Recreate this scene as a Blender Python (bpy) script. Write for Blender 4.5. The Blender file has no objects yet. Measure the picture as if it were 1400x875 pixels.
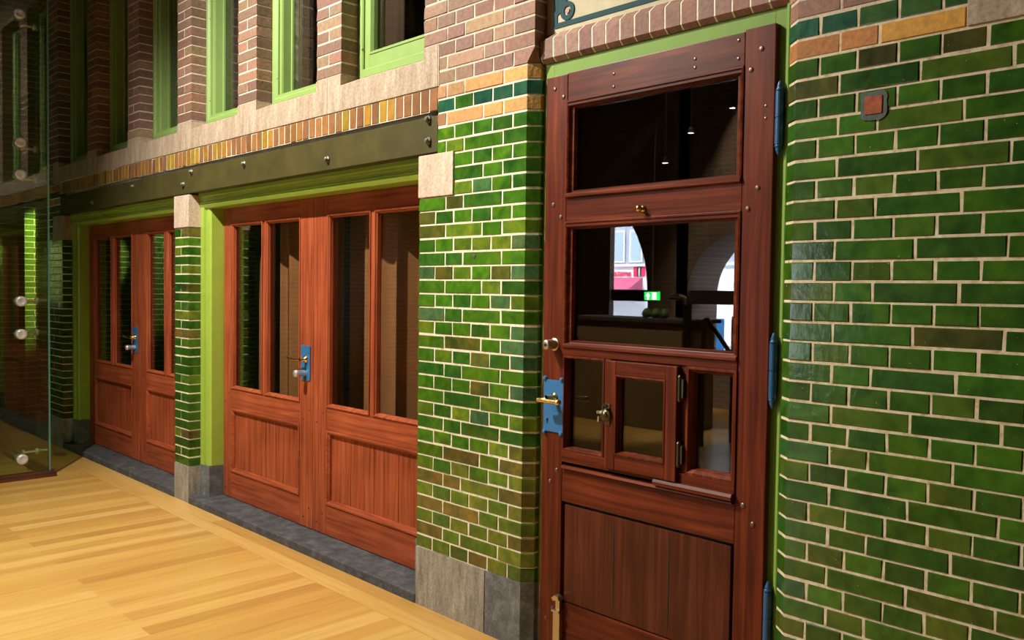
import bpy, bmesh, math, random
from mathutils import Vector, Matrix
random.seed(7)
C = bpy.context.scene.collection
SC = bpy.context.scene

# ------------------------------------------------------------------ materials
def newmat(name):
    m = bpy.data.materials.new(name); m.use_nodes = True
    nt = m.node_tree
    b = nt.nodes['Principled BSDF']
    return m, nt, b
def N(nt, t, **kw):
    n = nt.nodes.new(t)
    for k, v in kw.items():
        if k in n.inputs: n.inputs[k].default_value = v
        else: setattr(n, k, v)
    return n
def L(nt, a, b): nt.links.new(a, b)
def ramp(nt, fac, stops):
    r = nt.nodes.new('ShaderNodeValToRGB')
    e = r.color_ramp.elements
    while len(e) > 1: e.remove(e[-1])
    e[0].position = stops[0][0]; e[0].color = (*stops[0][1], 1)
    for p, c in stops[1:]:
        x = e.new(p); x.color = (*c, 1)
    L(nt, fac, r.inputs['Fac']); return r
def coords(nt, scale=(1, 1, 1), rot=(0, 0, 0), loc=(0, 0, 0), kind='Object'):
    t = nt.nodes.new('ShaderNodeTexCoord'); mp = nt.nodes.new('ShaderNodeMapping')
    mp.inputs['Scale'].default_value = scale; mp.inputs['Rotation'].default_value = rot; mp.inputs['Location'].default_value = loc
    L(nt, t.outputs[kind], mp.inputs['Vector']); return mp.outputs['Vector']
def mix(nt, a, b, fac, mode='MIX'):
    m = nt.nodes.new('ShaderNodeMix'); m.data_type = 'RGBA'; m.blend_type = mode
    for inp, v in ((m.inputs[6], a), (m.inputs[7], b), (m.inputs[0], fac)):
        if hasattr(v, 'is_output'): L(nt, v, inp)
        elif isinstance(v, (int, float)): inp.default_value = v
        else: inp.default_value = (*v, 1)
    return m.outputs[2]
def bump(nt, h, b, strength=.2, dist=.01):
    n = nt.nodes.new('ShaderNodeBump'); n.inputs['Strength'].default_value = strength; n.inputs['Distance'].default_value = dist
    L(nt, h, n.inputs['Height']); L(nt, n.outputs['Normal'], b.inputs['Normal'])

def plain(name, col, rough=.5, metal=0, var=.0, scale=20, bmp=0, spec=.5):
    m, nt, b = newmat(name)
    b.inputs['Base Color'].default_value = (*col, 1); b.inputs['Roughness'].default_value = rough; b.inputs['Metallic'].default_value = metal
    b.inputs['Specular IOR Level'].default_value = spec
    if var or bmp:
        n = N(nt, 'ShaderNodeTexNoise', Scale=scale, Detail=6.0, Roughness=.6)
        L(nt, coords(nt), n.inputs['Vector'])
        if var:
            r = ramp(nt, n.outputs['Fac'], [(.3, tuple(c*(1-var) for c in col)), (.7, tuple(min(1, c*(1+var)) for c in col))])
            L(nt, r.outputs['Color'], b.inputs['Base Color'])
        if bmp: bump(nt, n.outputs['Fac'], b, bmp, .004)
    return m

def brick_mat(name, rough, coat, nscale, vlo, vhi, bmp, speck=0):
    """pigment per brick comes from the face attribute 'tint'"""
    m, nt, b = newmat(name)
    at = N(nt, 'ShaderNodeAttribute', attribute_name='tint')
    n = N(nt, 'ShaderNodeTexNoise', Scale=nscale, Detail=5.0, Roughness=.6)
    v = coords(nt); L(nt, v, n.inputs['Vector'])
    r = ramp(nt, n.outputs['Fac'], [(.3, (vlo,)*3), (.7, (vhi,)*3)])
    c = mix(nt, at.outputs['Color'], r.outputs['Color'], 1.0, 'MULTIPLY')
    if speck:      # pooling of the glaze: cloudy darker and more olive areas inside each brick
        pl = N(nt, 'ShaderNodeTexNoise', Scale=9.0, Detail=2.0, Distortion=1.0); L(nt, v, pl.inputs['Vector'])
        rp = ramp(nt, pl.outputs['Fac'], [(.32, (.62, .72, .8)), (.5, (1, 1, 1)), (.68, (1.45, 1.12, .9))])
        c = mix(nt, c, rp.outputs['Color'], 1.0, 'MULTIPLY')
    if speck:
        w = N(nt, 'ShaderNodeTexNoise', Scale=130.0, Detail=2.0); L(nt, v, w.inputs['Vector'])
        s = ramp(nt, w.outputs['Fac'], [(.74, (0,)*3), (.80, (1,)*3)])
        c = mix(nt, c, (.55, .6, .45), s.outputs['Color'])
    L(nt, c, b.inputs['Base Color'])
    b.inputs['Roughness'].default_value = rough
    b.inputs['Coat Weight'].default_value = coat; b.inputs['Coat Roughness'].default_value = .05
    n2 = N(nt, 'ShaderNodeTexNoise', Scale=nscale*1.5, Detail=3.0); L(nt, v, n2.inputs['Vector'])
    bump(nt, n2.outputs['Fac'], b, bmp, .006)
    return m

def wood(name, dark, mid, light, axis='Z', rough=.35, scale=1.0, coat=.08):
    m, nt, b = newmat(name)
    st = {'Z': (38*scale, 38*scale, 1.6*scale), 'X': (1.6*scale, 38*scale, 38*scale), 'Y': (38*scale, 1.6*scale, 38*scale)}[axis]
    v = coords(nt, st)
    n = N(nt, 'ShaderNodeTexNoise', Scale=1.0, Detail=7.0, Roughness=.62, Distortion=.6); L(nt, v, n.inputs['Vector'])
    r = ramp(nt, n.outputs['Fac'], [(.28, dark), (.5, mid), (.72, light)])
    big = N(nt, 'ShaderNodeTexNoise', Scale=3.0, Detail=2.0); L(nt, coords(nt), big.inputs['Vector'])
    r2 = ramp(nt, big.outputs['Fac'], [(.3, (.78,)*3), (.7, (1.15,)*3)])
    L(nt, mix(nt, r.outputs['Color'], r2.outputs['Color'], 1.0, 'MULTIPLY'), b.inputs['Base Color'])
    b.inputs['Roughness'].default_value = rough
    b.inputs['Coat Weight'].default_value = coat; b.inputs['Coat Roughness'].default_value = .3; b.inputs['Specular IOR Level'].default_value = .13
    bump(nt, n.outputs['Fac'], b, .12, .002)
    return m

def glass(name, tint, rmin=.04):
    m = bpy.data.materials.new(name); m.use_nodes = True; nt = m.node_tree
    for n in list(nt.nodes): nt.nodes.remove(n)
    out = nt.nodes.new('ShaderNodeOutputMaterial')
    tr = nt.nodes.new('ShaderNodeBsdfTransparent'); tr.inputs['Color'].default_value = (*tint, 1)
    gl = nt.nodes.new('ShaderNodeBsdfGlossy'); gl.inputs['Roughness'].default_value = 0.0; gl.inputs['Color'].default_value = (1, 1, 1, 1)
    g = nt.nodes.new('ShaderNodeNewGeometry')
    d = N(nt, 'ShaderNodeVectorMath', operation='DOT_PRODUCT'); L(nt, g.outputs['Normal'], d.inputs[0]); L(nt, g.outputs['Incoming'], d.inputs[1])
    a = N(nt, 'ShaderNodeMath', operation='ABSOLUTE'); L(nt, d.outputs['Value'], a.inputs[0])
    s = N(nt, 'ShaderNodeMath', operation='SUBTRACT'); s.inputs[0].default_value = 1; L(nt, a.outputs[0], s.inputs[1])
    p = N(nt, 'ShaderNodeMath', operation='POWER'); L(nt, s.outputs[0], p.inputs[0]); p.inputs[1].default_value = 5
    f = N(nt, 'ShaderNodeMath', operation='MULTIPLY_ADD'); L(nt, p.outputs[0], f.inputs[0]); f.inputs[1].default_value = 1-rmin; f.inputs[2].default_value = rmin
    mx = nt.nodes.new('ShaderNodeMixShader'); L(nt, f.outputs[0], mx.inputs[0]); L(nt, tr.outputs[0], mx.inputs[1]); L(nt, gl.outputs[0], mx.inputs[2])
    L(nt, mx.outputs[0], out.inputs['Surface'])
    return m

def emit(name, col, s):
    m, nt, b = newmat(name)
    b.inputs['Base Color'].default_value = (*col, 1)
    b.inputs['Emission Color'].default_value = (*col, 1); b.inputs['Emission Strength'].default_value = s
    return m

M = {}
M['glaze'] = brick_mat('glazed_brick', .17, .3, 22.0, .72, 1.25, .17, speck=1)
M['amber'] = brick_mat('amber_glazed_brick', .35, .15, 22.0, .78, 1.2, .12)
M['brick'] = brick_mat('brown_brick', .75, 0, 45.0, .75, 1.2, .35)
def mortar_mat(name, cs):
    m, nt, b = newmat(name)
    n = N(nt, 'ShaderNodeTexNoise', Scale=35.0, Detail=5.0, Roughness=.7); L(nt, coords(nt), n.inputs['Vector'])
    r = ramp(nt, n.outputs['Fac'], [(.28, cs[0]), (.48, cs[1]), (.75, cs[2])])
    L(nt, r.outputs['Color'], b.inputs['Base Color']); b.inputs['Roughness'].default_value = .9
    bump(nt, n.outputs['Fac'], b, .5, .004); return m
M['mortar'] = mortar_mat('lime_mortar', ((.50, .39, .22), (.76, .69, .50), (.88, .84, .70)))
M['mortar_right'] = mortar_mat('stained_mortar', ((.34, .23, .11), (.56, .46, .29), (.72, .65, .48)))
M['mortar_brown'] = mortar_mat('brown_wall_mortar', ((.36, .28, .20), (.52, .43, .33), (.66, .57, .46)))
def stone_mat(name, a, c, d, streak=True):
    m, nt, b = newmat(name)
    n = N(nt, 'ShaderNodeTexNoise', Scale=1.0, Detail=7.0, Roughness=.65); L(nt, coords(nt, (26, 26, 5) if streak else (14, 14, 14)), n.inputs['Vector'])
    n2 = N(nt, 'ShaderNodeTexNoise', Scale=90.0, Detail=3.0); L(nt, coords(nt), n2.inputs['Vector'])
    r = ramp(nt, n.outputs['Fac'], [(.28, a), (.5, c), (.72, d)])
    r2 = ramp(nt, n2.outputs['Fac'], [(.35, (.75,)*3), (.6, (1.1,)*3)])
    L(nt, mix(nt, r.outputs['Color'], r2.outputs['Color'], .8, 'MULTIPLY'), b.inputs['Base Color'])
    b.inputs['Roughness'].default_value = .8; bump(nt, n2.outputs['Fac'], b, .3, .003); return m
M['sandstone'] = stone_mat('sandstone', (.26, .18, .11), (.38, .29, .20), (.48, .39, .28))
M['pinkstone'] = stone_mat('pale_sandstone', (.46, .32, .22), (.58, .44, .32), (.68, .55, .43))
M['plinth'] = stone_mat('weathered_stone', (.14, .12, .08), (.30, .27, .21), (.42, .39, .32))
M['bluestone'] = stone_mat('blue_stone', (.06, .065, .065), (.13, .135, .13), (.24, .25, .25), False)
M['threshold'] = stone_mat('slate_threshold', (.030, .032, .036), (.065, .066, .07), (.12, .12, .125), False)
M['olive_steel'] = plain('olive_painted_steel', (.066, .056, .016), .5, 0, .25, 6, .15, .3)
M['steel'] = plain('dull_steel', (.16, .16, .13), .45, .5)
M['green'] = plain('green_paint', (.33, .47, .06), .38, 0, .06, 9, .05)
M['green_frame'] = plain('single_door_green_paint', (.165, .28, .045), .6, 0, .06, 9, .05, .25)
M['green_pale'] = plain('window_green_paint', (.21, .32, .085), .5, 0, .06, 9, .05)
D1 = ((.165, .031, .012), (.32, .069, .025), (.45, .118, .044))
M['wood_v'] = wood('red_brown_timber_upright', *D1, 'Z', .45)
M['wood_h'] = wood('red_brown_timber_level', *D1, 'X', .45)
D2 = ((.042, .0075, .003), (.100, .0185, .006), (.19, .038, .012))
M['dark_v'] = wood('mahogany_upright', *D2, 'Z', .36, coat=0)
M['dark_h'] = wood('mahogany_level', *D2, 'X', .36, coat=0)
M['panelwood'] = wood('mahogany_panel', (.040, .010, .004), (.075, .0185, .0075), (.12, .033, .013), 'Z', .38, coat=0)
M['pane'] = glass('double_glazing', (.93, .95, .93), .07)
M['tint'] = glass('green_tinted_glass', (.80, .85, .70))
M['edge'] = plain('glass_edge', (.10, .24, .20), .1)
M['blue'] = plain('blue_painted_metal', (.028, .145, .33), .4, 0, .05, 30)
M['hinge_blue'] = plain('dark_blue_painted_metal', (.018, .075, .17), .35)
M['brass'] = plain('brass', (.72, .50, .20), .25, 1)
M['dull_brass'] = plain('aged_brass', (.55, .47, .30), .35, 1)
M['chrome'] = plain('chrome', (.80, .80, .79), .35, .75)
M['satin'] = plain('satin_steel', (.70, .71, .70), .35, .3)
M['black'] = plain('black_iron', (.015, .015, .012), .4)
M['dark_brass'] = plain('tarnished_brass', (.10, .085, .045), .35, .8)
M['nail'] = plain('nail_head', (.16, .09, .07), .35, .7)
M['tile_cream'] = plain('cream_tile', (.46, .41, .27), .75, 0, .1, 12, 0, .2)
M['tile_teal'] = plain('teal_tile', (.018, .055, .062), .75, spec=.2)
M['tile_brown'] = plain('brown_tile', (.20, .06, .02), .3)
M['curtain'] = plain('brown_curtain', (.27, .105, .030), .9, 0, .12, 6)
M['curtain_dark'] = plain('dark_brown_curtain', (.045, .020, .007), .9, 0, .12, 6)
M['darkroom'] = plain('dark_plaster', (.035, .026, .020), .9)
M['ceil'] = plain('dark_timber_ceiling', (.05, .028, .016), .8, 0, .2, 8)
M['beamwood'] = plain('oak_beam', (.16, .10, .04), .7, 0, .2, 8)
M['baserail'] = wood('dark_base_rail', (.05, .02, .012), (.09, .035, .02), (.13, .05, .03), 'Y', .4)
M['redbrick'] = plain('exposed_red_brick', (.30, .075, .03), .9, 0, .35, 60, .5)
M['putty'] = plain('grey_putty', (.055, .07, .055), .7, 0, .35, 60, .4)

def floor_mat(name, w, ln, rot):
    m, nt, b = newmat(name)
    v = coords(nt, (1, 1, 1), (0, 0, rot))
    bt = N(nt, 'ShaderNodeTexBrick', Scale=1.0); bt.offset = .37; bt.offset_frequency = 2; bt.squash = 1.0
    bt.inputs['Brick Width'].default_value = ln; bt.inputs['Row Height'].default_value = w
    bt.inputs['Mortar Size'].default_value = .0006; bt.inputs['Bias'].default_value = 0
    bt.inputs['Color1'].default_value = (0, 0, 0, 1); bt.inputs['Color2'].default_value = (1, 1, 1, 1); bt.inputs['Mortar'].default_value = (.35, .35, .35, 1)
    L(nt, v, bt.inputs['Vector'])
    tone = ramp(nt, bt.outputs['Color'], [(0, (.50, .26, .062)), (.25, (.58, .32, .078)), (.6, (.63, .365, .090)), (1, (.69, .43, .13))])
    mp = nt.nodes.new('ShaderNodeMapping'); mp.inputs['Scale'].default_value = (2.2, 45, 45); L(nt, v, mp.inputs['Vector'])
    # shift the grain from board to board
    n = N(nt, 'ShaderNodeTexNoise', Scale=1.0, Detail=7.0, Roughness=.6, Distortion=.5); n.noise_dimensions = '4D'
    L(nt, mp.outputs['Vector'], n.inputs['Vector'])
    mm = N(nt, 'ShaderNodeMath', operation='MULTIPLY'); L(nt, bt.outputs['Color'], mm.inputs[0]); mm.inputs[1].default_value = 9; L(nt, mm.outputs[0], n.inputs['W'])
    gr = ramp(nt, n.outputs['Fac'], [(.28, (.80, .74, .66)), (.5, (1, 1, 1)), (.75, (1.07, 1.07, 1.05))])
    c = mix(nt, tone.outputs['Color'], gr.outputs['Color'], 1.0, 'MULTIPLY')
    L(nt, c, b.inputs['Base Color'])
    b.inputs['Roughness'].default_value = .33; b.inputs['Coat Weight'].default_value = .15; b.inputs['Coat Roughness'].default_value = .2
    bump(nt, bt.outputs['Fac'], b, .1, .001)
    return m
M['floor'] = floor_mat('oak_boards_across', .105, 1.7, math.pi/2)
M['floor_edge'] = floor_mat('oak_boards_along', .10, 2.6, 0)

def shader_bricks(name, c1, c2, mortar, w=.235, h=.063, rough=.3, u='X'):
    m, nt, b = newmat(name)
    se = nt.nodes.new('ShaderNodeSeparateXYZ'); cb = nt.nodes.new('ShaderNodeCombineXYZ'); L(nt, coords(nt), se.inputs[0])
    L(nt, se.outputs[u], cb.inputs['X']); L(nt, se.outputs['Z'], cb.inputs['Y']); v = cb.outputs[0]
    bt = N(nt, 'ShaderNodeTexBrick', Scale=1.0); bt.offset = .5
    bt.inputs['Brick Width'].default_value = w; bt.inputs['Row Height'].default_value = h; bt.inputs['Mortar Size'].default_value = .0045
    bt.inputs['Color1'].default_value = (*c1, 1); bt.inputs['Color2'].default_value = (*c2, 1); bt.inputs['Mortar'].default_value = (*mortar, 1)
    L(nt, v, bt.inputs['Vector']); L(nt, bt.outputs['Color'], b.inputs['Base Color'])
    b.inputs['Roughness'].default_value = rough
    return m
M['endbricks'] = shader_bricks('green_bricks_far', (.06, .16, .015), (.12, .22, .03), (.6, .55, .38), u='Y')
M['hallbricks'] = shader_bricks('brown_bricks_far', (.20, .12, .08), (.27, .17, .12), (.36, .30, .24), rough=.8)

# ------------------------------------------------------------------ mesh helper
class MB:
    def __init__(s): s.v = []; s.f = []; s.m = []; s.t = []; s.mats = []
    def mi(s, m):
        if m not in s.mats: s.mats.append(m)
        return s.mats.index(m)
    def add(s, vs, fs, mat, tint=(1, 1, 1)):
        o = len(s.v); s.v += [tuple(p) for p in vs]; k = s.mi(mat)
        for f in fs: s.f.append([i+o for i in f]); s.m.append(k); s.t.append(tint)
    def box(s, x0, x1, y0, y1, z0, z1, mat, bev=0, tint=(1, 1, 1)):
        """box; bev rounds off its four front (low-y) edges and all upright/level ones"""
        if bev <= 0:
            vs = [(x, y, z) for x in (x0, x1) for y in (y0, y1) for z in (z0, z1)]
            fs = [(0, 1, 3, 2), (4, 6, 7, 5), (0, 4, 5, 1), (2, 3, 7, 6), (0, 2, 6, 4), (1, 5, 7, 3)]
            s.add(vs, fs, mat, tint)
        else:
            bm = bmesh.new(); bmesh.ops.create_cube(bm, size=1)
            for v in bm.verts:
                v.co = Vector(((x0+x1)/2+v.co.x*(x1-x0), (y0+y1)/2+v.co.y*(y1-y0), (z0+z1)/2+v.co.z*(z1-z0)))
            bmesh.ops.bevel(bm, geom=list(bm.edges), offset=bev, segments=2, profile=.6, affect='EDGES')
            s.bm(bm, mat, tint)
    def bm(s, bm, mat, tint=(1, 1, 1)):
        bm.verts.index_update()
        s.add([v.co[:] for v in bm.verts], [[v.index for v in f.verts] for f in bm.faces], mat, tint); bm.free()
    def cyl(s, a, b, r0, r1, mat, n=16, caps=True):
        a = Vector(a); b = Vector(b); d = (b-a).normalized(); u = d.orthogonal().normalized(); w = d.cross(u)
        vs = []
        for p, r in ((a, r0), (b, r1)):
            vs += [p+(u*math.cos(2*math.pi*i/n)+w*math.sin(2*math.pi*i/n))*r for i in range(n)]
        fs = [(i, (i+1) % n, n+(i+1) % n, n+i) for i in range(n)]
        if caps: fs += [tuple(range(n))[::-1], tuple(range(n, 2*n))]
        s.add(vs, fs, mat)
    def lathe(s, o, d, prof, mat, n=20):
        """prof: (distance along d, radius)"""
        for (h0, r0), (h1, r1) in zip(prof, prof[1:]):
            o_ = Vector(o); d_ = Vector(d)
            s.cyl(o_+d_*h0, o_+d_*h1+d_*1e-6, max(r0, 1e-5), max(r1, 1e-5), mat, n, caps=False)
    def tube(s, pts, r, mat, n=10):
        for a, b in zip(pts, pts[1:]): s.cyl(a, b, r, r, mat, n)
    def extr(s, poly, axis, a, b, mat, tint=(1, 1, 1)):
        """extrude a 2D polygon along axis; poly gives the two other coordinates in x,y,z order"""
        def P(p, t):
            return {'X': (t, p[0], p[1]), 'Y': (p[0], t, p[1]), 'Z': (p[0], p[1], t)}[axis]
        n = len(poly)
        vs = [P(p, a) for p in poly]+[P(p, b) for p in poly]
        fs = [(i, (i+1) % n, n+(i+1) % n, n+i) for i in range(n)]+[tuple(range(n)), tuple(range(2*n-1, n-1, -1))]
        s.add(vs, fs, mat, tint)
    def ring(s, prof, x0, x1, z0, z1, mat):
        """mitred picture-frame moulding: prof = (inset, y) loops"""
        vs = []
        for i, y in prof: vs += [(x0+i, y, z0+i), (x1-i, y, z0+i), (x1-i, y, z1-i), (x0+i, y, z1-i)]
        fs = []
        for k in range(len(prof)-1):
            for j in range(4):
                a = 4*k+j; b = 4*k+(j+1) % 4; fs.append((a, b, b+4, a+4))
        s.add(vs, fs, mat)
    # --- sweeping along a plan path (outward side = right hand of the walking direction)
    def sweep(s, path, z0, z1, off, mat, tint=(1, 1, 1), caps=None):
        ps = offs(path, off); n = len(ps)
        vs = [(p[0], p[1], z0) for p in ps]+[(p[0], p[1], z1) for p in ps]
        s.add(vs, [(i, i+1, n+i+1, n+i) for i in range(n-1)], mat, tint)
    def brick(s, path, s0, s1, z0, z1, mat, tint, bev=.0028, deep=.014):
        j = .0012
        pts = sub(path, s0, s1)
        if len(pts) < 2: return
        e = bev
        cols = [(s0, -deep), (s0, -e), (s0+e, 0)]
        for (ss, p, nn) in pts[1:-1]: cols.append((ss, 0))
        cols += [(s1-e, 0), (s1, -e), (s1, -deep)]
        rows = [(z0, -deep), (z0, -e), (z0+e, 0), (z1-e, 0), (z1, -e), (z1, -deep)]
        lift = random.uniform(-.0012, .0012); tl = random.uniform(-.0012, .0012)
        vs = []
        for ss, co in cols:
            p, nn = at(path, ss)
            for z, ro in rows:
                o = min(co, ro)
                if o > -deep: o += lift+tl*(1 if z > (z0+z1)/2 else -1)
                vs.append((p[0]+nn[0]*o, p[1]+nn[1]*o, z))
        nr = len(rows); fs = []
        for a in range(len(cols)-1):
            for b in range(nr-1):
                fs.append((a*nr+b, (a+1)*nr+b, (a+1)*nr+b+1, a*nr+b+1))
        s.add(vs, fs, mat, tint)
    def build(s, name, parent=None, loc=(0, 0, 0), smooth=False):
        o = Vector(loc)
        me = bpy.data.meshes.new(name)
        me.from_pydata([tuple(Vector(p)-o) for p in s.v], [], s.f)
        for m in s.mats: me.materials.append(M[m])
        me.polygons.foreach_set('material_index', s.m)
        if smooth:
            me.polygons.foreach_set('use_smooth', [True]*len(s.f))
            me.set_sharp_from_angle(angle=math.radians(40))
        a = me.attributes.new('tint', 'FLOAT_COLOR', 'FACE')
        flat = []
        for t in s.t: flat += [t[0], t[1], t[2], 1.0]
        a.data.foreach_set('color', flat)
        bm = bmesh.new(); bm.from_mesh(me); bmesh.ops.remove_doubles(bm, verts=bm.verts, dist=1e-6)
        bmesh.ops.recalc_face_normals(bm, faces=bm.faces) if not getattr(s, 'keep', False) else None
        bm.to_mesh(me); bm.free()
        ob = bpy.data.objects.new(name, me); C.objects.link(ob)
        if parent is not None:
            ob.parent = parent; ob.location = o-world(parent)
        else: ob.location = o
        return ob
def world(o):
    p = Vector(o.location)
    while o.parent: o = o.parent; p += Vector(o.location)
    return p
def seglens(path): return [math.dist(a, b) for a, b in zip(path, path[1:])]
def total(path): return sum(seglens(path))
def at(path, s):
    ls = seglens(path); acc = 0
    for i, l in enumerate(ls):
        if s <= acc+l+1e-9 or i == len(ls)-1:
            t = max(0, min(1, (s-acc)/l)); a, b = path[i], path[i+1]
            nn = ((b[1]-a[1])/l, -(b[0]-a[0])/l)
            if abs(s-(acc+l)) < 1e-7 and i < len(ls)-1:
                c = path[i+2]; l2 = ls[i+1]; n2 = ((c[1]-b[1])/l2, -(c[0]-b[0])/l2)
                m = (nn[0]+n2[0], nn[1]+n2[1]); q = (m[0]*nn[0]+m[1]*nn[1]); nn = (m[0]/q, m[1]/q)
            return (a[0]+(b[0]-a[0])*t, a[1]+(b[1]-a[1])*t), nn
        acc += l
def sub(path, s0, s1):
    out = [(s0, *at(path, s0))]; acc = 0
    for l in seglens(path)[:-1]:
        acc += l
        if s0+.004 < acc < s1-.004: out.append((acc, *at(path, acc)))
    out.append((s1, *at(path, s1))); return out
def offs(path, o):
    res = []; acc = 0; ls = seglens(path)
    for i in range(len(path)):
        p, n = at(path, acc if i < len(path)-1 else total(path))
        res.append((p[0]+n[0]*o, p[1]+n[1]*o))
        if i < len(ls): acc += ls[i]
    return res

def tag(o, label=None, cat=None, group=None, kind=None):
    if label: o['label'] = label
    if cat: o['category'] = cat
    if group: o['group'] = group
    if kind: o['kind'] = kind
    return o
def root(name, loc, label, cat, group=None, kind=None):
    o = bpy.data.objects.new(name, None); C.objects.link(o); o.location = loc; o.empty_display_size = .1
    return tag(o, label, cat, group, kind)
TRIM = [0]
def trim(mb, label, cat='trim', loc=(0, 0, 0), smooth=False):
    TRIM[0] += 1
    return tag(mb.build('trim_%d' % TRIM[0], None, loc, smooth), label, cat, kind='structure')

# ------------------------------------------------------------------ brick colours
def jit(c, a=.18):
    k = random.uniform(1-a, 1+a); return tuple(max(0, x*k*random.uniform(.93, 1.07)) for x in c)
def pick(pal):
    r = random.random()*sum(w for w, c in pal)
    for w, c in pal:
        r -= w
        if r <= 0: return jit(c)
    return jit(pal[-1][1])
GREEN = [(5, (.060, .165, .010)), (3, (.036, .115, .012)), (2.2, (.110, .185, .015)), (.8, (.100, .105, .018)), (.9, (.065, .145, .050))]
GREENLOW = [(4, (.070, .150, .010)), (3, (.105, .145, .015)), (3, (.115, .095, .020)), (1, (.036, .11, .012))]
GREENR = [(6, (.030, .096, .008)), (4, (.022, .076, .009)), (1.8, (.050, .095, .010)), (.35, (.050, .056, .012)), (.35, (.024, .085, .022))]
TEAL = [(2, (.030, .095, .030)), (1, (.018, .080, .045)), (1, (.035, .11, .012))]
ORANGE = [(2, (.42, .20, .075)), (1, (.50, .26, .07)), (1, (.36, .16, .065))]
ORANGER = [(2, (.42, .17, .04)), (1, (.55, .30, .05))]
BROWN = [(3, (.205, .105, .066)), (2, (.235, .122, .076)), (1.4, (.28, .165, .090)), (1, (.18, .09, .063))]
BROWND = [(3, (.175, .098, .064)), (2, (.205, .115, .072)), (1, (.15, .078, .055)), (.6, (.20, .13, .07))]
SOLDIER = [(3, (.27, .130, .045)), (2, (.33, .18, .030)), (2.5, (.22, .100, .045)), (.7, (.34, .22, .030))]
PINKB = [(3, (.24, .12, .085)), (2, (.27, .145, .11)), (1, (.22, .12, .075))]

J = .0033   # half a joint
def wall_rows(mb, path, zbase, pitch, k0, k1, joints, colour, mortar=True, mort='mortar'):
    """joints(k, length) -> list of s positions of the upright joints"""
    T = total(path)
    for k in range(k0, k1):
        z0 = zbase+k*pitch; z1 = z0+pitch
        pth, js = joints(k, path)
        T = total(pth)
        ss = [0]+[x for x in js if .03 < x < T-.02]+[T]
        if mortar: mb.sweep(pth, z0, z1, -.0024, 'mortar_brown' if z0 > 2.33 else mort)
        for i, (a, b) in enumerate(zip(ss, ss[1:])):
            mat, tint = colour(k, i, (z0+z1)/2, (a+b)/2)
            ja = random.uniform(-.0012, .0012)
            mb.brick(pth, a+(J+ja if i else 0), b-(J-ja if i < len(ss)-2 else 0), z0+J+random.uniform(-.0008, .0008), z1-J+random.uniform(-.0008, .0008), mat, tint)

# ================================================================== WALLS OF THE FACADE
P = .063
# ---- middle pier
mp_low = [(-3.218, .235), (-3.218, 0), (-2.515, 0), (-2.475, .04), (-2.475, .085)]
mp_beam = [(-3.09, .02), (-3.09, 0), (-2.515, 0), (-2.475, .04), (-2.475, .085)]
mp_stone = [(-2.968, .02), (-2.968, 0), (-2.515, 0), (-2.475, .04), (-2.475, .085)]
mp_top = [(-3.194, .10), (-3.194, 0), (-2.475, 0), (-2.475, .13)]
mp_sill = [(-3.088, .02), (-3.088, 0), (-2.475, 0), (-2.475, .13)]
mp_stop = [(-3.088, .02), (-3.088, 0), (-2.60, 0)]
ZB = .276
def mid_joints(k, path):
    z = ZB+(k+.5)*P
    if 26 <= k < 29: p = mp_stone
    elif 29 <= k < 34: p = mp_beam
    elif k == 34: p = mp_stop
    elif 34 <= k < 37: p = mp_sill
    elif k >= 37: p = mp_top
    else: p = mp_low
    x_ = {0: [-3.100, -2.972, -2.847, -2.722, -2.597], 2: [-3.100, -2.972, -2.847, -2.722, -2.597], 1: [-3.028, -2.906, -2.656], 3: [-3.028, -2.78, -2.656]}[k % 4]
    lead = p[0][1]
    return p, [lead+(x-p[1][0]) for x in x_ if x > p[1][0]+.03]
def mid_col(k, i, z, s):
    if k in (31, 33): return 'brick', pick(ORANGE)
    if k >= 34: return 'brick', pick(BROWN)
    if k in (32,): return 'glaze', pick(TEAL)
    if k < 8: return 'glaze', pick(GREENLOW)
    return 'glaze', pick(GREEN)
mb = MB()
wall_rows(mb, mp_low, ZB, P, 0, 62, mid_joints, mid_col)
# chamfer stop: the corner brick where the chamfer runs out into a square corner
za, zc = ZB+34*P+J, ZB+35*P-J
q = [(-2.592, 0, za), (-2.517, 0, za), (-2.475, .042, za), (-2.475, .12, za), (-2.592, 0, zc), (-2.475, 0, zc), (-2.475, .12, zc)]
mb.add(q, [(0, 1, 5, 4), (1, 2, 5), (2, 3, 6, 5), (0, 4, 6, 3), (4, 5, 6), (0, 3, 2, 1)], 'brick', (.26, .13, .085))
mb.box(-2.60, -2.479, .004, .12, ZB+35*P-J, ZB+35*P+J, 'mortar'); mb.box(-2.60, -2.592, .003, .1, za, zc, 'mortar')
mb.box(-3.16, -2.52, .05, .30, 0, 4.18, 'mortar')
tag(mb.build('wall_middle'), 'green glazed brick wall between the double doors and the dark single door, brown brick on top', 'wall', kind='structure')

# ---- right wall
PR = .062
rw = [(-1.381, .12), (-1.381, .042), (-1.333, 0), (1.6, 0)]
rw_top = [(-1.381, .13), (-1.381, .042), (-1.333, 0), (1.6, 0)]
rw_lead = (.12-.042)+math.dist((-1.381, .042), (-1.333, 0))
def right_joints(k, path):
    j = -k-1     # rows counted down from z=2.215
    p = path
    if j % 2 == 0:
        xs = [-1.259+.1178*i for i in range(26)]
    elif j % 4 == 3: xs = [-1.195, -1.077]+[-.842+.2355*i for i in range(12)]
    else: xs = [-1.195]+[-.961+.2355*i for i in range(12)]
    return p, [rw_lead+(x+1.333) for x in xs if x < 1.55]
def right_col(k, i, z, s):
    j = -k-1
    if j == -1: return 'brick', jit((.50, .25, .028) if i == 2 else (.38, .15, .030), .1)
    if j == -2: return 'glaze', pick(TEAL)
    if j <= -3: return 'brick', pick(BROWN)
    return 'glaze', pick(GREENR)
mb = MB()
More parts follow.
